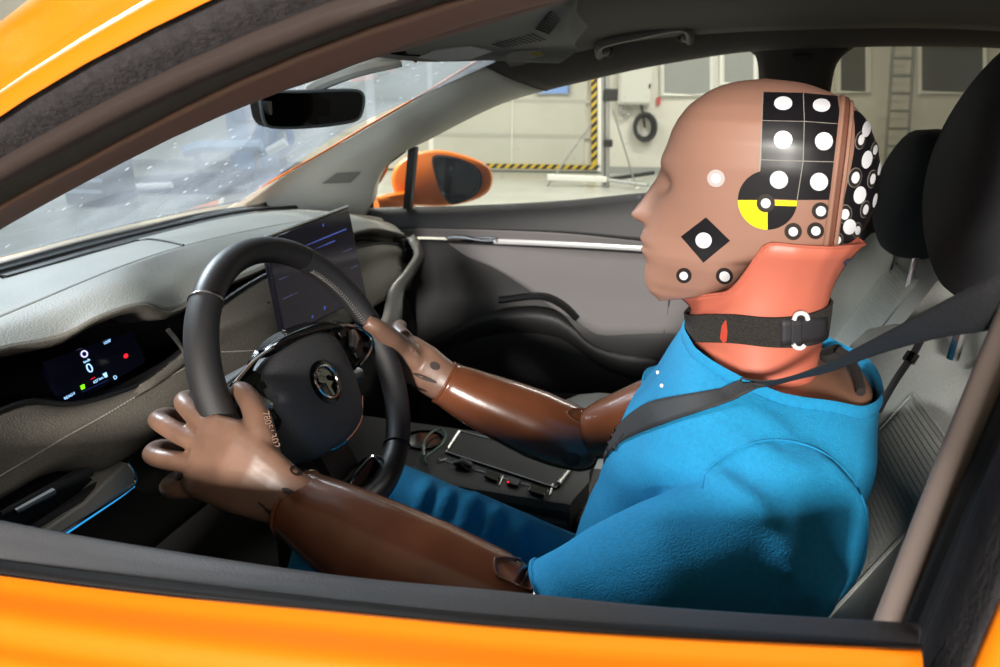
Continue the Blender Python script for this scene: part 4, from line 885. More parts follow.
# quadrant target
qc = (767.7, 199.8); qr = 29.6
V1 = disc(qc, qr, None, .0009, 5, 14, 180, 270); V2 = disc(qc, qr, None, .0009, 5, 14, 0, 90); V3 = disc(qc, qr, None, .0009, 5, 14, 90, 180)
Vx, Fx = join(V1, V2, V3); obj('quadrant_marker', (Vx, Fx, [0]*(len(V1[1])+len(V2[1]))+[1]*len(V3[1])), [STB, STY], head)
obj('marker_strip', patch([(774, 199.6), (797, 200.2), (796.5, 205.8), (772, 205)], 5, .0013), STY, head)
obj('target_marker', two(patch([(706.4, 217), (730.3, 240.4), (703.6, 262.5), (681.2, 236.4)], 8, .0009), disc((704.2, 240), 8.1, 8, .0015)), [STB, STW], head)
for x, y, ro, ri, mt in ((766, 202.6, 9.2, 4.9, STBR), (684.5, 274.8, 7.6, 4.2, STBR), (724, 275, 8.2, 5, STBR), (793, 230.8, 8.6, 4.6, STBR), (815, 230, 8.4, 4.6, STBR), (820, 210.4, 8.6, 5, STBR), (716.7, 178, 8.8, 4.8, M('sticker pale', '#b9aeac', .6))):
    obj('dot_marker', two(disc((x, y), ro, None, .0016), disc((x, y), ri, None, .0021)), [mt, STW], head)
# skull cap stickers
capp = [[(852.5, 111), (857, 112), (863, 117), (866, 121)], [(854, 130), (861, 131), (869, 133), (875.5, 137)], [(853, 152), (862, 153), (871, 154), (878.5, 156)], [(847.5, 180), (859, 180.5), (869.5, 181), (879.3, 181)], [(842, 205), (854, 206), (864, 206.5), (874, 206)], [(837, 226), (848, 228), (857, 229), (866, 224)], [(831, 243), (841, 243), (850, 241.5), (856.5, 236.5)]]
def snap(x, y, off):
    for k in range(14):
        h = hitpx(HT, x, y, off)
        if h is not None: return h
        x -= .8
    return hitpx(HT, 850, y, off)
g2 = [cat([np.array(p, float) for p in r], 14) for r in capp]; g2 = [cat(list(c), 28) for c in zip(*g2)]
rows = [[snap(p[0], p[1], .0009) for p in r] for r in g2]
obj('cap_marker_sheet', grid(rows), STB, capo)
for x, y, rx, ry in ((864.3, 130.2, 4.2, 8), (859.2, 140.7, 2.9, 5.3), (873, 150.5, 2.2, 4.8), (864.9, 160, 5, 9), (877.4, 168.5, 1.5, 7.5), (853.8, 177.5, 3.9, 5.6), (870.6, 179, 2.5, 5.2), (858, 194.7, 6, 8.8), (872.8, 200, 1.9, 7), (843.6, 213.6, 4.2, 5.4), (863.8, 209, 2.6, 5), (848, 226, 6.2, 7.6), (856, 229.5, 2.6, 4.4), (836.3, 239, 3.4, 4)):
    if rx < 4.3 and ry < 7: obj('dot_ring', two(disc((x, y), rx*1.75, ry*1.75, .0012, rot=R(12)), disc((x, y), rx*1.62, ry*1.65, .0015, rot=R(12))), [MATS['sticker edge grey'], STBR], capo)
    obj('dot_marker', disc((x, y), rx, ry, .0019, rot=R(12)), STW, capo)
# ---- neck with flared collar
rimt = [(0, 679, 297.5, 0), (25, 697, 296.5, .034), (50, 727, 292.5, .053), (62, 740, 282.5, .0605), (75, 753, 262, .066), (86, 763, 246, .0715), (95, 772, 243.5, .073), (115, 800, 246.5, .071), (140, 831, 248, .060), (160, 852, 246, .038), (180, 865, 244.5, 0)]
rim = {a: hpx(x, y, l)+(l,) for a, x, y, l in rimt}
def rimp(a):
    b = abs((a+180) % 360-180); sg = 1 if (a % 360) <= 180 else -1; ks = [r[0] for r in rimt]
    return tuple(float(np.interp(b, ks, [rim[k][i] for k in ks]))*(sg if i == 2 else 1) for i in range(3))
def nring(front_, side_, back_, hwid, n=72):
    sf, zf = hpx(*front_); zs = hpx(side_[0], side_[1], hwid)[1]; sb, zb = hpx(*back_); c, a = (sf+sb)/2, (sf-sb)/2; out = []
    for i in range(n):
        t = R(360*i/n); k = math.cos(t); out.append(hw(c+a*k, hwid*math.sin(t), zs+((zf-zs)*k*k if k > 0 else (zb-zs)*k*k)))
    return out
N0 = nring((689, 315), (760, 321), (828, 306), .058); N1 = nring((692, 337), (760, 346), (824, 336), .057); N2 = nring((696, 362), (757, 376), (818, 362), .060); N3 = nring((700, 400), (757, 412), (814, 395), .064)
RIM = []
for i in range(72):
    s, z, l = rimp(360*i/72); RIM.append(hw(s, l, z))
steps = [RIM]+[[RIM[i]*(1-t)+N0[i]*t+(N0[i]-RIM[i])*0 for i in range(72)] for t in (.2, .4, .6, .8)]
# bow the flare inwards slightly
cN = sum(N0)/72
for k, t in enumerate((.2, .4, .6, .8)):
    steps[k+1] = [p-unit(np.array([p[0]-cN[0], p[1]-cN[1], 0]))*.006*math.sin(math.pi*t) for p in steps[k+1]]
nk = obj('neck_shroud', grid(steps+[N0, N1, N2, N3], closed_u=True), NECK, dy_, smooth=80, solid=-.003, shell=True)
obj('shroud_rim', tube(cat([RIM[i]*1. for i in range(0, 72, 2)], 72, closed=True), .0013, 6, closed=True), NECK, nk)
NT = bvh(grid(steps+[N0, N1, N2, N3], closed_u=True))
def npatch(pts, off, n=10):
    p = [hitpx(NT, x, y, off) for x, y in cat([(a, b, 0) for a, b in pts], n, closed=True) for x, y in [(x, y)]] if False else [hitpx(NT, q[0], q[1], off) for q in cat([(a, b, 0) for a, b in pts], n, closed=True)]
    c = sum(p)/len(p); return p+[c], [(i, (i+1) % n, n) for i in range(n)]
obj('pen_mark', npatch([(843, 262), (848, 258), (851, 259), (850, 264), (845, 266)], .0008), M('blue ink', '#2a4468', .6), nk)
# strap
def sring(t, g_): 
    a = [N0[i]*(1-t)+N1[i]*t for i in range(72)]; c = sum(a)/72; return [p+unit(np.array([p[0]-c[0], p[1]-c[1], 0]))*g_ for p in a]
stp = obj('neck_strap', grid([sring(-.18, .002), sring(-.16, .0042), sring(.3, .0045), sring(.96, .0042), sring(1.0, .002)], closed_u=True), M('velcro', '#1a1816', .95, bump=(420, 1., .002), var=(700, .4, '#2e2a26')), dy_, solid=-.001, shell=True)
WEB = M('black webbing', '#26252a', .6, bump=(900, .4))
STT = bvh(grid([sring(-.18, .0045), sring(1.0, .0045)], closed_u=True))
def spatch(x0, y0, x1, y1, off, n=10, sk=0): return grid([[hitpx(STT, x0+(x1-x0)*i/n+0*j, (y0[0]+(y0[1]-y0[0])*i/n)*(1-j/4)+(y1[0]+(y1[1]-y1[0])*i/n)*j/4, off) for i in range(n+1)] for j in range(5)])
obj('strap_webbing', spatch(781, (319.5, 317), 826, (346, 339), .0015), WEB, stp, solid=-.001)
obj('strap_fold', spatch(790, (318.5, 318), 800, (346.5, 346), .0034), WEB, stp, solid=-.001)
bk = [hitpx(STT, x, y, .004) if hitpx(STT, x, y, .004) is not None else A(x, y, Y=-.43) for x, y in ((793, 318), (796, 314.5), (803, 313), (810, 315), (811, 319), (809, 330), (807, 343), (803, 347.5), (796, 348), (794, 345), (797, 330))]
WHP = M('white plastic', '#d6d6d6', .35)
lp = obj('strap_loop', tube(cat([A(x, y, Y=-.4335) for x, y in ((794, 320), (796, 315), (801, 313), (806, 315), (808, 320))], 14), .0021, 8), WHP, stp)
obj('strap_loop_end', tube(cat([A(x, y, Y=-.4335) for x, y in ((793, 344), (796, 347.5), (801, 348.2), (805, 345))], 12), .0021, 8), WHP, lp)
pts = [(722.5, 325), (726.5, 319), (727.5, 326), (728, 332), (727, 341), (724, 343), (720.5, 338), (721.5, 331)]
pp = [hitpx(STT, x, y, .0012) for x, y in pts]; obj('red_mark', (pp+[sum(pp)/len(pp)], [(i, (i+1) % len(pp), len(pp)) for i in range(len(pp))]), M('red thread', '#b03a26', .8), stp)

# ---- torso, T-shirt and trousers
cy = -.372
def tring(cx, z, hd, hwid, n=40, tilt=0., e=2.5):
    out = []
    for i in range(n):
        a = 2*math.pi*i/n; ca, sa = math.cos(a), math.sin(a)
        x = -hd*math.copysign(abs(ca)**(2/e), ca); out.append(np.array([cx+x, cy+hwid*math.copysign(abs(sa)**(2/e), sa), z-tilt*x]))
    return out
TS = [(-.075, .56, .120, .185), (-.068, .66, .122, .180), (-.048, .75, .120, .146), (-.026, .83, .121, .136), (-.006, .90, .122, .140), (.010, .96, .116, .168), (.022, 1.004, .106, .180), (.032, 1.034, .100, .152), (.037, 1.054, .096, .122), (.040, 1.068, .092, .099), (.041, 1.095, .091, .090)]
torso = loft([tring(a, b, c, d, tilt=.25) for a, b, c, d in TS])
shL = np.array([.028, -.545, .955]); elL = A(500, 636, Y=-.612)
def lerp(a, b, t): return a+(b-a)*t
slL = tube([np.array([.04, -.47, .990]), np.array([.036, -.515, .978]), shL, lerp(shL, elL, .35)+np.array([0, -.006, .006]), lerp(shL, elL, .62), A(548, 628, Y=-.612)], [.055, .066, .071, .066, .060, .056], 20)
shR = np.array([.03, -.195, .965]); elR = A(584, 437, Y=-.13)
slR = tube([np.array([.04, -.27, .985]), np.array([.035, -.22, .98]), shR, lerp(shR, elR, .25), lerp(shR, elR, .46)], [.055, .066, .068, .064, .061], 20)
dl = ball((.044, -.535, .958), (.062, .050, .070), 20, 12)
fold = []
def foldpx(pts, Y, r=.007): fold.append(tube(cat([A(x, y, Y=yy) for (x, y), yy in zip(pts, Y)], 12), r, 8))
TT = bvh(torso, slL, dl)
def foldon(pts, r, sink=.35):
    r = r*1.8
    P = [hitpx(TT, x, y, -r*sink) for x, y in pts]; P = [p for p in P if p is not None]
    if len(P) > 2: fold.append(tube(cat(P, 14), [r*(.35+.65*math.sin(math.pi*i/13)) for i in range(14)], 8))
foldon([(700, 470), (735, 490), (762, 512), (778, 545)], .010); foldon([(760, 520), (790, 560), (795, 595)], .008)
foldon([(800, 440), (835, 470), (862, 510), (868, 550)], .007); foldon([(740, 412), (770, 425), (800, 442)], .006); foldon([(720, 440), (760, 450), (800, 470)], .007)
foldon([(855, 560), (830, 585), (790, 600)], .008)
shv, shf = fuse([torso, slL, slR, dl]+fold, .0055, 8)
# cut away the neck opening, the open hem and the sleeve ends
def shirt_keep(p):
    x, y, z = p
    if z > 1.083-.155*(x+.052)-(.007 if y < cy else 0)*min(1, max(0, (cy-y)/.05))*min(1, max(0, (x+.03)/.06)) and abs(y-cy) < .16: return False
    if z < .575: return False
    if (np.array(p)-A(552, 628, Y=-.612)) @ unit(elL-shL) > 0 and x < -.1 and y < -.5: return False
    e = lerp(shR, elR, .45)
    if (np.array(p)-e) @ unit(elR-shR) > 0 and y > -.24 and z > .75 and x < .02: return False
    return True
keep = [shirt_keep(p) for p in shv]
def wr(p):
    v = Vector(p); a = noise.noise(Vector((v.x*9+3, v.y*9, v.z*20)))*.0050+noise.noise(Vector((v.x*24, v.y*24, v.z*18)))*.0022; return a
def vnormals(v, f):
    N = np.zeros((len(v), 3)); V = np.array(v)
    F4 = np.array([q if len(q) == 4 else tuple(q)+(q[-1],) for q in f]); n = np.cross(V[F4[:, 2]]-V[F4[:, 0]], V[F4[:, 3]]-V[F4[:, 1]])
    for k in range(4): np.add.at(N, F4[:, k], n)
    return N/(np.linalg.norm(N, axis=1)[:, None]+1e-12)
NN = vnormals(shv, shf); shv2 = [np.array(p)+n*wr(p) for p, n in zip(shv, NN)]
shf2 = [q for q in shf if all(keep[i] for i in q)]
used = sorted(set(i for q in shf2 for i in q)); mp = {o: k for k, o in enumerate(used)}
shirt = obj('t_shirt', ([shv2[i] for i in used], [tuple(mp[i] for i in q) for q in shf2]), SHIRT, dy_, smooth=180, solid=.0022, shell=True)
ST = bvh((shv2, shf2))
# collar rib and cuff along open edges
def boundary(f):
    E = {}
    for q in f:
        for a, b in zip(q, q[1:]+q[:1]): E[(min(a, b), max(a, b))] = E.get((min(a, b), max(a, b)), 0)+1
    adj = {}
    for (a, b), c in E.items():
        if c == 1: adj.setdefault(a, []).append(b); adj.setdefault(b, []).append(a)
    loops = []; seen = set()
    for s in adj:
        if s in seen: continue
        L = [s]; seen.add(s); cur = s
        while True:
            nx = [k for k in adj[cur] if k not in seen]
            if not nx: break
            cur = nx[0]; seen.add(cur); L.append(cur)
        loops.append(L)
    return loops
for L in boundary(shf2):
    if len(L) < 30: continue
    P = [shv2[i] for i in L]; c = sum(P)/len(P)
    if c[2] < .62: continue
    for _ in range(10): P = [(P[i-1]+2*P[i]+P[(i+1) % len(P)])/4 for i in range(len(P))]
    Q = cat(P[::3], 110, closed=True)
    if c[2] > 1.0 and abs(c[1]-cy) < .06: obj('collar_rib', tube(Q, (.0075, .0030), 8, closed=True, up=(0, 0, 1)), SHIRT, shirt)
    else: obj('sleeve_hem', tube(Q, .0032, 8, closed=True), SHIRT, shirt)
# eyelets on the chest
for x, y in ((658.5, 372.8), (662.5, 386)):
    c = hitpx(ST, x, y, .0008)
    if c is not None: obj('eyelet_hole', ball(c, (.0022, .0035, .0020), 10, 6), M('white cotton', '#e8e4dc', .8), shirt)
seam = [hitpx(ST, x, y, .0004) for x, y in cat([(702, 488, 0), (708, 470, 0), (735, 448, 0), (775, 437, 0), (815, 447, 0), (848, 470, 0), (866, 505, 0), (868, 540, 0), (858, 575, 0)], 50) for x, y in [(x, y)]] if False else [hitpx(ST, q[0], q[1], .0004) for q in cat([(702, 488), (708, 470), (735, 450), (775, 440), (815, 449), (846, 472), (864, 505), (866, 540), (858, 575)], 50)]
obj('shoulder_seam', tube([p for p in seam if p is not None], .0011, 6), SHIRT, shirt)
# chest jacket under the shirt, seen in the neck opening
jk = loft([tring(a, b, c-.010, d-.010, tilt=.25) for a, b, c, d in TS[3:7]]+[tring(.040, 1.030, .082, .125, tilt=.08), tring(.045, 1.050, .078, .100, tilt=.0), tring(.050, 1.054, .07, .085, tilt=.0)])
obj('chest_jacket', jk, JACK, dy_, smooth=60)
obj('jacket_edge', tube(cat([A(x, y, Y=Y) for x, y, Y in ((838, 350, -.36), (849, 358, -.37), (857, 375, -.40), (861, 392, -.43))], 14), (.005, .004), 8), M('black foam', '#1d1a19', .95, bump=(300, .8)), dy_)
obj('neck_base', tube([A(830, 350, Y=-.34), A(840, 370, Y=-.34)], .012, 12), MATS['black foam'], dy_)
# trousers
thR = tube(cat([(-.05, -.285, .61), (-.2, -.268, .645), (-.37, -.262, .690), (-.49, -.258, .715), (-.55, -.258, .67), (-.60, -.258, .54)], 18), [.080]*4+[.076]*4+[.072]*4+[.066]*3+[.058]*3, 20)
thL = tube(cat([(-.05, -.46, .60), (-.2, -.475, .628), (-.37, -.485, .665), (-.49, -.49, .69), (-.55, -.49, .66), (-.60, -.49, .54)], 18), [.080]*4+[.076]*4+[.072]*4+[.066]*3+[.058]*3, 20)
wrk = []; THT = bvh(thR)
for x, y in ((425, 488), (447, 494), (470, 504), (495, 516), (520, 530)):
    P_ = [hitpx(THT, x+dx, y+dy2, .001) for dx, dy2 in ((6, -12), (2, 0), (-3, 14), (-10, 28))]; P_ = [p for p in P_ if p is not None]
    if len(P_) > 2: wrk.append(tube(cat(P_, 10), [.003+.009*math.sin(math.pi*i/9) for i in range(10)], 8))
trv, trf = fuse([thR, thL, loft([tring(-.05, .53, .12, .18), tring(-.05, .62, .12, .18)])]+wrk, .007, 8)
obj('trousers', (trv, trf), SHIRT, dy_, smooth=180)
for yy in (-.258, -.49):
    obj('shin', tube([(-.585, yy, .58), (-.66, yy, .46), (-.74, yy, .36)], [.05, .05, .042], 14), ARM, dy_)
    obj('shoe', loft([[np.array([x, yy+w_*math.cos(t), .335+max(0, h_*(.5+.5*math.sin(t)))]) for t in np.linspace(0, 2*math.pi, 16, endpoint=False)] for x, w_, h_ in ((-.70, .03, .07), (-.72, .042, .10), (-.80, .045, .08), (-.90, .048, .06), (-.95, .03, .04))]), BLACKP, dy_, smooth=60)
# ---- arms
def armpath(p): return [A(x, y, Y=Y) for x, y, Y in p]
faL = cat(armpath([(512, 618, -.600), (480, 604, -.598), (430, 580, -.592), (385, 556, -.584), (340, 529, -.574), (312, 512, -.566), (297, 503, -.562)]), 30)
rl_ = np.interp(np.linspace(0, 1, 30), [0, .12, .35, .55, .75, .92, 1], [.046, .051, .053, .0495, .0425, .0360, .0345])
fo_ = obj('forearm', tube(faL, [(a*1.02, a) for a in rl_], 28, cap=False), ARM, dy_, smooth=60, solid=.004, shell=True)
obj('wrist_edge', tube(tube([faL[-2], faL[-1]], .0345, 24, cap=False)[0][24:48], .0022, 6, closed=True), ARM, fo_)
obj('elbow_fork', tube([A(528, 630, Y=-.602), A(500, 612, Y=-.600), A(480, 602, Y=-.599)], [.044, .046, .040], 20), ARM, fo_)
uaL = obj('upper_arm', tube([shL, lerp(shL, elL, .5), A(548, 622, Y=-.602), A(522, 622, Y=-.602), A(500, 617, Y=-.600)], [.052, .048, .038, .030, .022], 20), ARM, dy_)
faR = cat(armpath([(600, 448, -.130), (580, 441, -.132), (550, 430, -.138), (515, 415, -.147), (480, 400, -.158), (455, 388, -.166), (444, 382, -.170)]), 30)
rr_ = np.interp(np.linspace(0, 1, 30), [0, .08, .22, .4, .6, .8, .93, 1], [.034, .044, .050, .052, .047, .040, .0345, .034])
fr_ = obj('forearm', tube(faR, [(a*1.04, a) for a in rr_], 28, cap=False), ARM, dy_, smooth=60, solid=.004, shell=True)
obj('wrist_edge', tube(tube([faR[-2], faR[-1]], .034, 24, cap=False)[0][24:48], .0022, 6, closed=True), ARM, fr_)
RT_ = bvh(tube(faR, [(a*1.04, a) for a in rr_], 28))
c = hitpx(RT_, 572, 460, .000); cn = unit(CAMP-c)
obj('elbow_hole', loft([[c+cn*o+(CR*math.cos(t)+CU*math.sin(t)*.8)*r for t in np.linspace(0, 2*math.pi, 20, endpoint=False)] for r, o in ((.013, .0), (.013, .006), (.010, .0065), (.009, .002))]), M('dark bore', '#2a1710', .6), fr_)
obj('upper_arm', tube([shR, lerp(shR, elR, .5)+np.array([0, .004, 0]), lerp(shR, elR, .82), elR], [.052, .050, .046, .036], 20), ARM, dy_)
obj('elbow_fork', tube([A(566, 405, Y=-.10), A(583, 414, Y=-.10), A(598, 425, Y=-.11)], [(.008, .014)]*3, 10), ARM, fr_)
INNER = M('inner vinyl', '#54301e', .6)
def opening(tree, pts, parent, rimr=.0012):
    P = cat([np.array(p, float) for p in pts], 30, closed=True); V = [hitpx(tree, p[0], p[1], .0012) for p in P]; c_ = sum(V)/len(V)
    o_ = obj('joint_opening', (V+[c_], [(i, (i+1) % 30, 30) for i in range(30)]), INNER, parent); obj('opening_rim', tube(V, rimr, 6, closed=True), ARM, o_)
opening(RT_, [(567, 413), (573, 409), (588, 411), (594, 417), (592, 424), (582, 424), (572, 419)], fr_)
LT_ = bvh(tube(faL, [(a*1.02, a) for a in rl_], 28), tube([A(528, 630, Y=-.602), A(500, 612, Y=-.600), A(480, 602, Y=-.599)], [.044, .046, .040], 20))
opening(LT_, [(495, 559), (510, 559), (524, 561), (532, 565), (531, 590), (524, 589), (512, 583), (497, 576), (494, 567)], fo_)
# ---- hands
def dpx(x, y, d): return A(x, y, d=d)
def pal(pts):
    """palm as elliptical sections: centre pixel, depth, half width px along dir, half thickness m"""
    rings = []
    for x, y, d, hx, hy, th in pts:
        c = dpx(x, y, d); w_ = dpx(x+hx, y+hy, d)-c; nrm = unit(CAMP-c)
        rings.append([c+w_*math.cos(t)+nrm*th*math.copysign(abs(math.sin(t))**.8, math.sin(t)) for t in np.linspace(0, 2*math.pi, 24, endpoint=False)])
    return loft(rings)
palmL = pal([(303, 506, .672, 14, -26, .026), (288, 499, .670, 15, -27, .025), (268, 488, .668, 18, -31, .024), (245, 474, .668, 19, -38, .022), (222, 461, .672, 17, -42, .020), (202, 454, .682, 14, -41, .018), (190, 451, .690, 10, -36, .014)])
def fing(pts, r): return tube(cat([dpx(x, y, d) for x, y, d in pts], 18), [r[0]+(r[1]-r[0])*i/17 for i in range(18)], 14)
fL = [fing([(228, 440, .680), (205, 424, .690), (187, 407, .704), (184, 400, .724), (195, 398, .748), (211, 406, .755)], (.0116, .0088)),
      fing([(215, 448, .685), (188, 438, .693), (163, 424, .706), (158, 419, .728), (170, 415, .752), (190, 424, .760)], (.0116, .0088)),
      fing([(210, 466, .685), (182, 462, .693), (159, 458, .704), (152, 453, .728), (162, 447, .752), (185, 450, .760)], (.0116, .0088)),
      fing([(215, 486, .685), (195, 488, .692), (178, 490, .700), (168, 487, .722), (176, 479, .748), (192, 474, .756)], (.0108, .0082))]
thumbL = fing([(266, 468, .672), (262, 440, .672), (258, 420, .680), (252, 404, .694), (243, 392, .712), (238, 390, .722)], (.0170, .0095))
web = fing([(230, 452, .676), (248, 440, .676), (262, 440, .672)], (.014, .014))
hv = fuse([palmL, thumbL, web]+fL, .0020, 6)
hl = obj('hand', hv, HAND, dy_, smooth=180)
hb_ = bvh(hv)
def hole(tree, x, y, rx, ry, rot, parent, name='wrist_slot'):
    V = [hitpx(tree, x+(rx*math.cos(t)*math.cos(rot)-ry*math.sin(t)*math.sin(rot)), y+(rx*math.cos(t)*math.sin(rot)+ry*math.sin(t)*math.cos(rot)), .0006) for t in np.linspace(0, 2*math.pi, 18, endpoint=False)]
    if any(v is None for v in V): return
    c_ = sum(V)/len(V); obj(name, (V+[c_], [(i, (i+1) % 18, 18) for i in range(18)]), MATS['dark bore'], parent)
hole(hb_, 289, 492, 8, 3.2, R(25), hl); hole(hb_, 296, 471, 7, 4.5, R(30), hl); hole(hb_, 270, 512, 7, 2, R(35), hl, 'vinyl_crack'); hole(hb_, 262, 505, 5, 1.2, R(40), hl, 'vinyl_crack')
def emb(tree, s, px, size, parent, rot_):
    c_ = hitpx(tree, *px, .0006)
    if c_ is None: return
    nrm = unit(CAMP-c_); ex_ = unit(CR*math.cos(rot_)-CU*math.sin(rot_)); ey_ = unit(np.cross(nrm, ex_)); obj('moulded_number', textmesh(s, size, c_, ex_, ey_, .0008), HAND, parent, smooth=0)
emb(hb_, '78051-', (268, 424), .009, hl, R(75)); emb(hb_, '302', (274, 441), .010, hl, R(70))
pR = pal([(452, 386, 1.062, 9, -17, .026), (440, 379, 1.062, 10, -19, .025), (425, 368, 1.066, 11, -20, .024), (408, 357, 1.075, 10, -20, .023), (396, 350, 1.085, 8, -18, .020)])
fR = [fing([(405, 338, 1.075), (398, 330, 1.10), (400, 326, 1.13), (392, 330, 1.15), (378, 333, 1.15)], (.013, .010)), fing([(402, 350, 1.085), (402, 342, 1.12), (396, 344, 1.15), (382, 345, 1.155)], (.013, .010)),
      fing([(402, 362, 1.085), (404, 360, 1.12), (398, 362, 1.15), (388, 362, 1.15)], (.013, .010)), fing([(408, 374, 1.080), (410, 374, 1.11), (404, 376, 1.14), (394, 374, 1.14)], (.012, .0095))]
tR = fing([(418, 362, 1.062), (402, 348, 1.045), (389, 337, 1.010), (377, 328, .988), (366, 321.5, .982)], (.021, .0118))
hrv = fuse([pR, tR]+fR, .0028, 7)
hr2 = obj('hand', hrv, HAND, dy_, smooth=180); hbR = bvh(hrv)
hole(hbR, 435, 366, 5.5, 4, R(25), hr2); hole(hbR, 425, 378, 13, 2.2, R(22), hr2); hole(hbR, 418, 388, 10, 1.3, R(20), hr2)
emb(hbR, '78051-301', (411, 350), .007, hr2, R(42))

# ------------------------------------------------------------------ seat belt
BTREE = bvh((shv2, shf2), jk, grid(steps+[N0, N1, N2, N3], closed_u=True))
bt = thing('seat_belt', 'black seat belt running from the door pillar across the blue shirt', 'seat belt', tuple(A(1010, 300, Y=-.655)))
BELT = M('belt webbing', '#1c1c1f', .7, bump=(350, .5))
ub = [(742, 386), (725, 389.5), (705, 393), (675, 398), (650, 404), (632, 415), (616, 430), (607, 440)]
lb = [(755, 394), (740, 399), (715, 408), (688, 417), (662, 426), (640, 434), (622, 443), (610, 454)]
ub2, lb2 = cat(ub, 40), cat(lb, 40); rows = []
for i_, (a, b) in enumerate(zip(ub2, lb2)):
    r_ = [hitpx(ST, *(a*(1-k/5)+b*k/5), .003+.006*max(0, 1-i_/6)) for k in range(6)]
    if all(p is not None for p in r_): rows.append(r_)
# free run from the pillar, twisting to meet the chest part
j0 = rows[0]
fu = [A(x, y, Y=Y) for x, y, Y in ((1075, 228, -.672), (1000, 271, -.660), (940, 303, -.630), (880, 336, -.585), (830, 362, -.540), (795, 376, -.512), (768, 381.5, -.492))]
fl = [A(x, y, Y=Y) for x, y, Y in ((1075, 300, -.672), (1000, 328, -.655), (940, 338, -.620), (880, 354, -.570), (830, 372, -.530), (798, 379.5, -.498), (772, 386, -.484))]
fu, fl = cat(fu+[j0[0]], 30), cat(fl+[j0[-1]], 30)
free = [[a+(b-a)*k/5 for k in range(6)] for a, b in zip(fu, fl)]
obj('belt_webbing', grid(free[:-1]+rows), BELT, bt, smooth=60, solid=-.0012)
# lap end down to the buckle
e0 = rows[-1]; dn_ = [[p+np.array([-.004+.0*t, .03*t+.02, -.02-.09*t]) for p in e0] for t in (0, .5, 1, 1.8, 2.8)]
obj('belt_webbing', grid([e0]+dn_), BELT, bt, smooth=60, solid=-.0012)
obj('belt_guide', tube(cat([A(x, y, Y=-.675) for x, y in ((1070, 222), (1085, 225), (1082, 300), (1066, 305))], 20, closed=True), .006, 8, closed=True), BLACKP, bt)
# rear strap hanging on the seat back
bs = thing('black_strap', 'thin black strap hanging down the driver seat backrest', 'strap', tuple(A(885, 400, Y=-.42)))
p_ = cat([A(x, y, Y=Y) for x, y, Y in ((922, 338, -.40), (912, 356, -.405), (897, 378, -.415), (884, 400, -.42), (878, 412, -.42))], 20)
obj('strap_band', tube(p_, (.0055, .0018), 8), WEB, bs)
obj('strap_buckle', tube([p_[4], p_[6]], .006, 8), GLOSSB, bs)
# ------------------------------------------------------------------ things in the hall behind the car
YEL = M('hazard yellow', '#c9a92a', .6); BLK = M('hazard black', '#22211d', .7); MET = M('galvanised steel', '#a8a9a6', .35, .8); WHT = M('white paint', '#e4e3dc', .6)
def wl(x, y, dv=0.): u, z = HW(x, y, VW-dv); return H(u, VW-dv, z)
def wbox(x0, y0, x1, y1, d0, d1):
    """box on the back wall between two picture corners, from d0 to d1 in front of it"""
    u0, z0 = HW(x0, y1, VW-d1); u1, z1 = HW(x1, y0, VW-d1); return hbox(min(u0, u1), max(u0, u1), VW-d1, VW-d0, min(z0, z1), max(z0, z1))
gate = struct('door_1', wbox(330, 20, 590, 168, 0, .05), M('gate panel', '#bdbcae', .6, var=(1.5, .92)))
gate['label'] = 'large pale sliding gate framed with hazard tape'
for x in (370, 430, 512.6): obj('panel_joint', wbox(x-.7, 20, x+.7, 166, .05, .07), WHT, gate, smooth=0)
for y in (60, 100, 135): obj('panel_joint', wbox(330, y-.3, 590, y+.3, .05, .055), M('joint grey', '#a9a89c', .7), gate, smooth=0)
u0, za = HW(330, 168, VW); u1, zb = HW(591.2, 164.7); u2, _ = HW(597.2, 160)
def haz(u0, u1, z0, z1, name, parent):
    """diagonally striped tape made of separate stripes"""
    n = 0; L = (u1-u0) if (u1-u0) > (z1-z0) else (z1-z0); horiz = (u1-u0) > (z1-z0); wd = (z1-z0) if horiz else (u1-u0); s = wd*.95; k = 0.
    base = obj(name, hbox(u0, u1, VW-.08, VW-.05, z0, z1), YEL, parent, smooth=0)
    first = None
    while k < L-wd:
        if horiz: P = [(u0+k, z0), (u0+k+s, z0), (u0+k+s+wd, z1), (u0+k+wd, z1)]
        else: P = [(u0, z0+k), (u0, z0+k+s), (u1, z0+k+s+wd), (u1, z0+k+wd)]
        obj('black_stripe', prism([H(a, VW-.082, b) for a, b in P], HV*.004), BLK, base, smooth=0)
        k += s*2
z0, z1 = zb-.085, zb
haz(HW(400, 166)[0], u2, z0, z1, 'hazard_tape', gate)
vt_ = obj('hazard_tape', prism([wl(x, y, .08) for x, y in ((591.2, 164.7), (597.2, 164.7), (597.2, 5), (591.2, 5))], HV*.03), YEL, gate, smooth=0)
for k in range(19): obj('black_stripe', prism([wl(x, y, .084) for x, y in ((591.2, 163-k*8.4), (591.2, 158.8-k*8.4), (597.2, 153-k*8.4), (597.2, 157.2-k*8.4))], HV*.004), BLK, vt_, smooth=0)
obj('bottom_rail', hbox(HW(330, 166)[0], u2+.05, VW-.1, VW-.02, .04, z0-.02), WHT, gate, smooth=0)
wn = struct('window_1', wbox(538, 60, 569, 93.5, .05, .08), M('blue window pane', '#6f8fc0', .2, emit='#5f82bd', es=.25)); obj('window_frame', tube([wl(x, y, .09) for x, y in ((537, 94), (570, 94), (570, 58), (537, 58))], .02, 6, closed=True), MET, wn)
struct('trim_1', prism([wl(x, y, .06) for x, y in ((597.6, 172), (601.2, 172), (601.2, 0), (597.6, 0))], HV*.05), WHT)
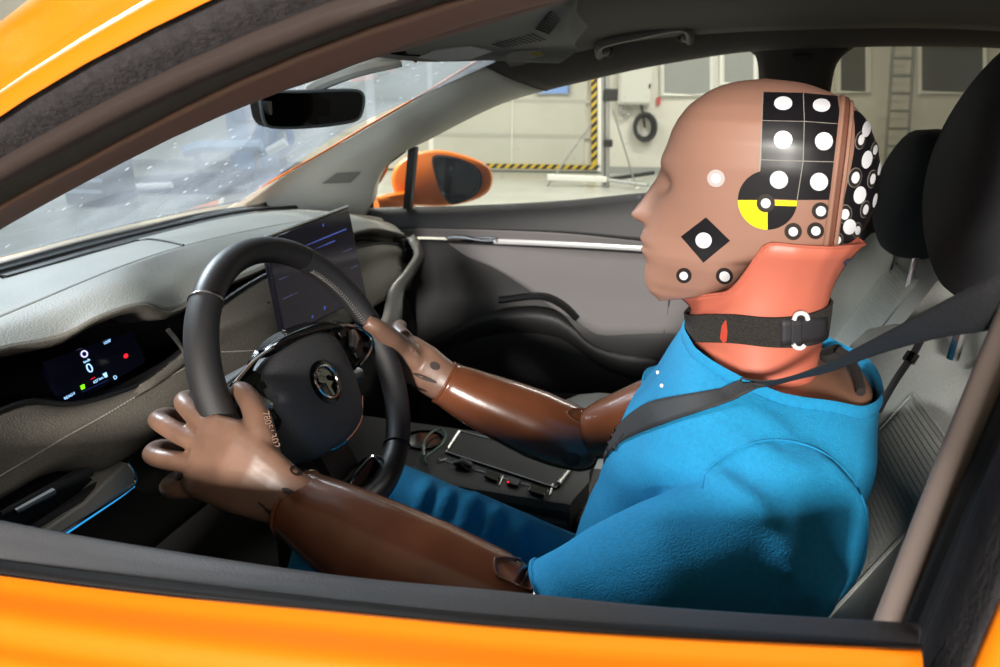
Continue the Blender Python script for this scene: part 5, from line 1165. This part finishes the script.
def window(name, x0, y0, x1, y1, pane):
    o = struct(name, prism([wl(x, y, .04) for x, y in ((x0, y0), (x1, y0), (x1, y1), (x0, y1))], HV*.03), pane)
    fr = obj('window_frame', tube([wl(x, y, .05) for x, y in ((x0, y0), (x1, y0), (x1, y1), (x0, y1))], .05, 4, closed=True), WHT, o, smooth=0)
    return o
PANE = M('dull pane', '#8d8f8a', .3); PANED = M('dark pane', '#56554c', .3)
window('window_2', 662, 30, 712, 95, PANE); window('window_3', 722, 20, 756, 84, PANE); window('window_4', 838, 20, 868, 92, PANED); window('window_5', 920, 20, 985, 93, PANED)
# floor stand with a vertical column
VS = 11.1
def sl(x, y): u, z = HW(x, y, VS); return H(u, VS, z)
sd = thing('column_stand', 'tall steel column stand on white floor arms in front of the gate', 'stand', tuple(H(HW(606, 186, VS)[0], VS, 0)))
cu = HW(606, 186, VS)[0]
obj('column', prism([sl(x, y) for x, y in ((602.3, 187), (609.8, 187), (609.8, 15), (602.3, 15))], HV*.1), MET, sd, bevel=.01)
obj('column_groove', prism([sl(x, y)-HV*.006 for x, y in ((604.2, 185), (605.4, 185), (605.4, 16), (604.2, 16))], HV*.006), BLK, sd)
for y, s in ((95, .13), (143, .08)): obj('clamp', hbox(cu-s, cu+s*.7, VS-.1, VS+.08, HW(606, y, VS)[1]-s*.7, HW(606, y, VS)[1]+s*.7), BLK, sd, bevel=.02)
obj('floor_arm', prism([H(HW(547, 186, VS)[0], VS-.06, .10), H(cu, VS-.06, .08), H(cu, VS-.06, .17), H(HW(547, 186, VS)[0], VS-.06, .19)], HV*.12), WHT, sd, bevel=.01)
obj('floor_arm', tube([H(cu, VS, .12), H(cu+.95, VS+1.2, .12)], .035, 8), BLK, sd)
obj('floor_arm', tube([H(cu, VS, .12), H(cu+.6, VS-.4, .09)], .03, 8), MET, sd)
for (a, b) in (((592, 123), (543, 192)), ((613, 110), (637, 190))): obj('brace', tube([sl(*a), sl(*b)], .014, 6), MET, sd)
for x, y in ((542, 193), (637, 190)): obj('caster', ball(sl(x, y), (.05, .05, .05), 12, 8), WHT, sd)
# electric box, cable coil, red tag
eb_ = thing('electric_box', 'pale grey electric cabinet on the hall wall above the coil', 'cabinet', tuple(wl(637, 105)))
obj('cabinet_body', wbox(617.6, 62, 655, 104.5, 0, .22), M('cabinet grey', '#c3c2b8', .5), eb_, bevel=.02)
obj('cabinet_door', wbox(619.5, 64, 653, 102.5, .22, .24), M('cabinet grey', '#c3c2b8', .5), eb_, bevel=.008)
obj('cabinet_lock', wbox(649, 84, 651, 88, .24, .26), BLK, eb_)
obj('inlet_pipe', tube(cat([wl(x, y, .1) for x, y in ((622, 104), (620, 112), (623, 116), (629, 115), (630, 107))], 16), .03, 6), MET, eb_)
tag(obj('warning_plate', wbox(656.5, 97.5, 661, 105, .01, .05), M('red plate', '#b8473f', .6)), 'small red plate on the wall beside the cabinet', 'sign')
cl_ = thing('cable_coil', 'coil of black cable hanging on the hall wall', 'cable', tuple(wl(644, 138)))
for k in range(4):
    rx, ry = 8.6+k*.7, 11.2+k*.8
    obj('cable_loop', tube([wl(644.3+rx*math.cos(t)+.3*k, 127+ry*math.sin(t), .06+.035*k) for t in np.linspace(0, 2*math.pi, 36, endpoint=False)], .032, 6, closed=True), BLK, cl_)
obj('wall_hook', tube([wl(641, 104, .1), wl(643, 113, .1), wl(645, 128, .1)], .022, 6), BLK, cl_)
# ladder
ld = thing('ladder', 'grey aluminium ladder leaning on the wall seen past the headrest', 'ladder', tuple(wl(890, 178)))
VL = 13.1
def ll(x, y): u, z = HW(x, y, VL); return H(u, VL, z)
for a, b in (((897, 0), (884, 178)), ((917, 0), (906, 178))): obj('rail', tube([ll(*a), ll(*b)], (.035, .02), 6), MET, ld)
for i in range(10):
    y = 6+i*17.5; t = y/178; obj('rung', tube([ll(897-13*t, y), ll(917-11*t, y)], .02, 6), MET, ld)
# beyond the windscreen: blue gear in the hall
BLU = M('machine blue', '#2f5a8c', .5); NAVY = M('dark navy', '#1d2c40', .5)
VB = 9.5
def bl(x, y, v=VB): u, z = HW(x, y, v); return H(u, v, z)
def bbox_(x0, y0, x1, y1, v0, v1):
    u0, z0 = HW(x0, y1, v0); u1, z1 = HW(x1, y0, v0); return hbox(u0, u1, v0, v1, max(0, z0), z1)
car2 = thing('test_sled', 'low dark blue test sled seen through the windscreen', 'sled', tuple(bl(170, 205)*np.array([1, 1, 0])))
pr_ = cat([(60, 200), (75, 188), (120, 181), (180, 178), (228, 173), (240, 178), (236, 186), (200, 196), (150, 203), (100, 208)], 40, closed=True)
obj('sled_body', prism([bl(x, y) for x, y, in [(p[0], p[1]) for p in pr_]], HV*.7), NAVY, car2, smooth=50)
obj('sled_bumper', tube([bl(100, 189, VB-.1), bl(172, 185, VB-.1)], .045, 8), WHT, car2)
for x in (95, 190): obj('sled_wheel', tube([bl(x, 203, VB-.02), bl(x, 203, VB+.2)], .16, 16), BLK, car2)
rl = thing('overhead_rail', 'long pale rail with blue edge in the hall ahead of the car', 'rail', tuple(bl(220, 200)*np.array([1, 1, 0])))
obj('rail_beam', tube(cat([bl(x, y, 10.5) for x, y in ((185, 152), (200, 147), (230, 146.5), (262, 146))], 14), .09, 8), M('pale steel blue', '#8fa5bb', .4), rl)
for x, y in ((196, 148), (256, 146)): obj('rail_post', tube([bl(x, y, 10.5), bl(x, y, 10.5)*np.array([1, 1, 0])], .05, 8), MET, rl)
bh = thing('blue_loop_stand', 'blue loop shaped stand behind the inside mirror', 'stand', tuple(bl(282, 160)*np.array([1, 1, 0])))
obj('loop', tube([bl(282+9*math.cos(t), 139+12*math.sin(t), 10.8) for t in np.linspace(0, 2*math.pi, 24, endpoint=False)], .055, 8, closed=True), BLU, bh)
obj('loop_post', tube([bl(282, 151, 10.8), bl(282, 151, 10.8)*np.array([1, 1, 0])], .06, 8), NAVY, bh)
obj('loop_arm', tube([bl(268, 152, 10.7), bl(286, 142, 10.7)], .07, 8), WHT, bh)
cab = thing('blue_cabinet', 'tall blue grey cabinet against the wall ahead of the car', 'cabinet', tuple(bl(250, 175, 12.6)*np.array([1, 1, 0])))
obj('cabinet_body', bbox_(232, 95, 262, 175, 12.4, 13.3), M('blue grey steel', '#6d86a3', .5), cab, bevel=.02)
for k in range(3): obj('cabinet_drawer', bbox_(234, 100+k*24, 260, 121+k*24, 12.36, 12.4), M('blue grey steel', '#6d86a3', .5), cab, bevel=.01)
crt = thing('equipment_crate', 'dark equipment crate on the floor at the left of the windscreen', 'crate', tuple(bl(85, 200, 8.3)*np.array([1, 1, 0])))
obj('crate_body', bbox_(66, 162, 100, 205, 8.2, 8.9), NAVY, crt, bevel=.03)
for k in range(3): obj('crate_batten', bbox_(66, 168+k*11, 100, 171+k*11, 8.17, 8.2), M('pale steel blue', '#8fa5bb', .4), crt)
cr2 = thing('tool_trolley', 'dark blue tool trolley near the far windscreen pillar', 'trolley', tuple(bl(265, 190, 9.5)*np.array([1, 1, 0])))
obj('trolley_body', bbox_(253, 172, 282, 190, 9.5, 10.1), NAVY, cr2, bevel=.03)
for k in range(2): obj('trolley_drawer', bbox_(254.5, 174+k*8, 280.5, 180.5+k*8, 9.47, 9.5), M('drawer blue', '#33506f', .5), cr2, bevel=.01)
for x in (255, 279): obj('trolley_wheel', ball(bl(x, 192, 9.8)*np.array([1, 1, 0])+np.array([0, 0, .06]), .06, 10, 8), BLK, cr2)
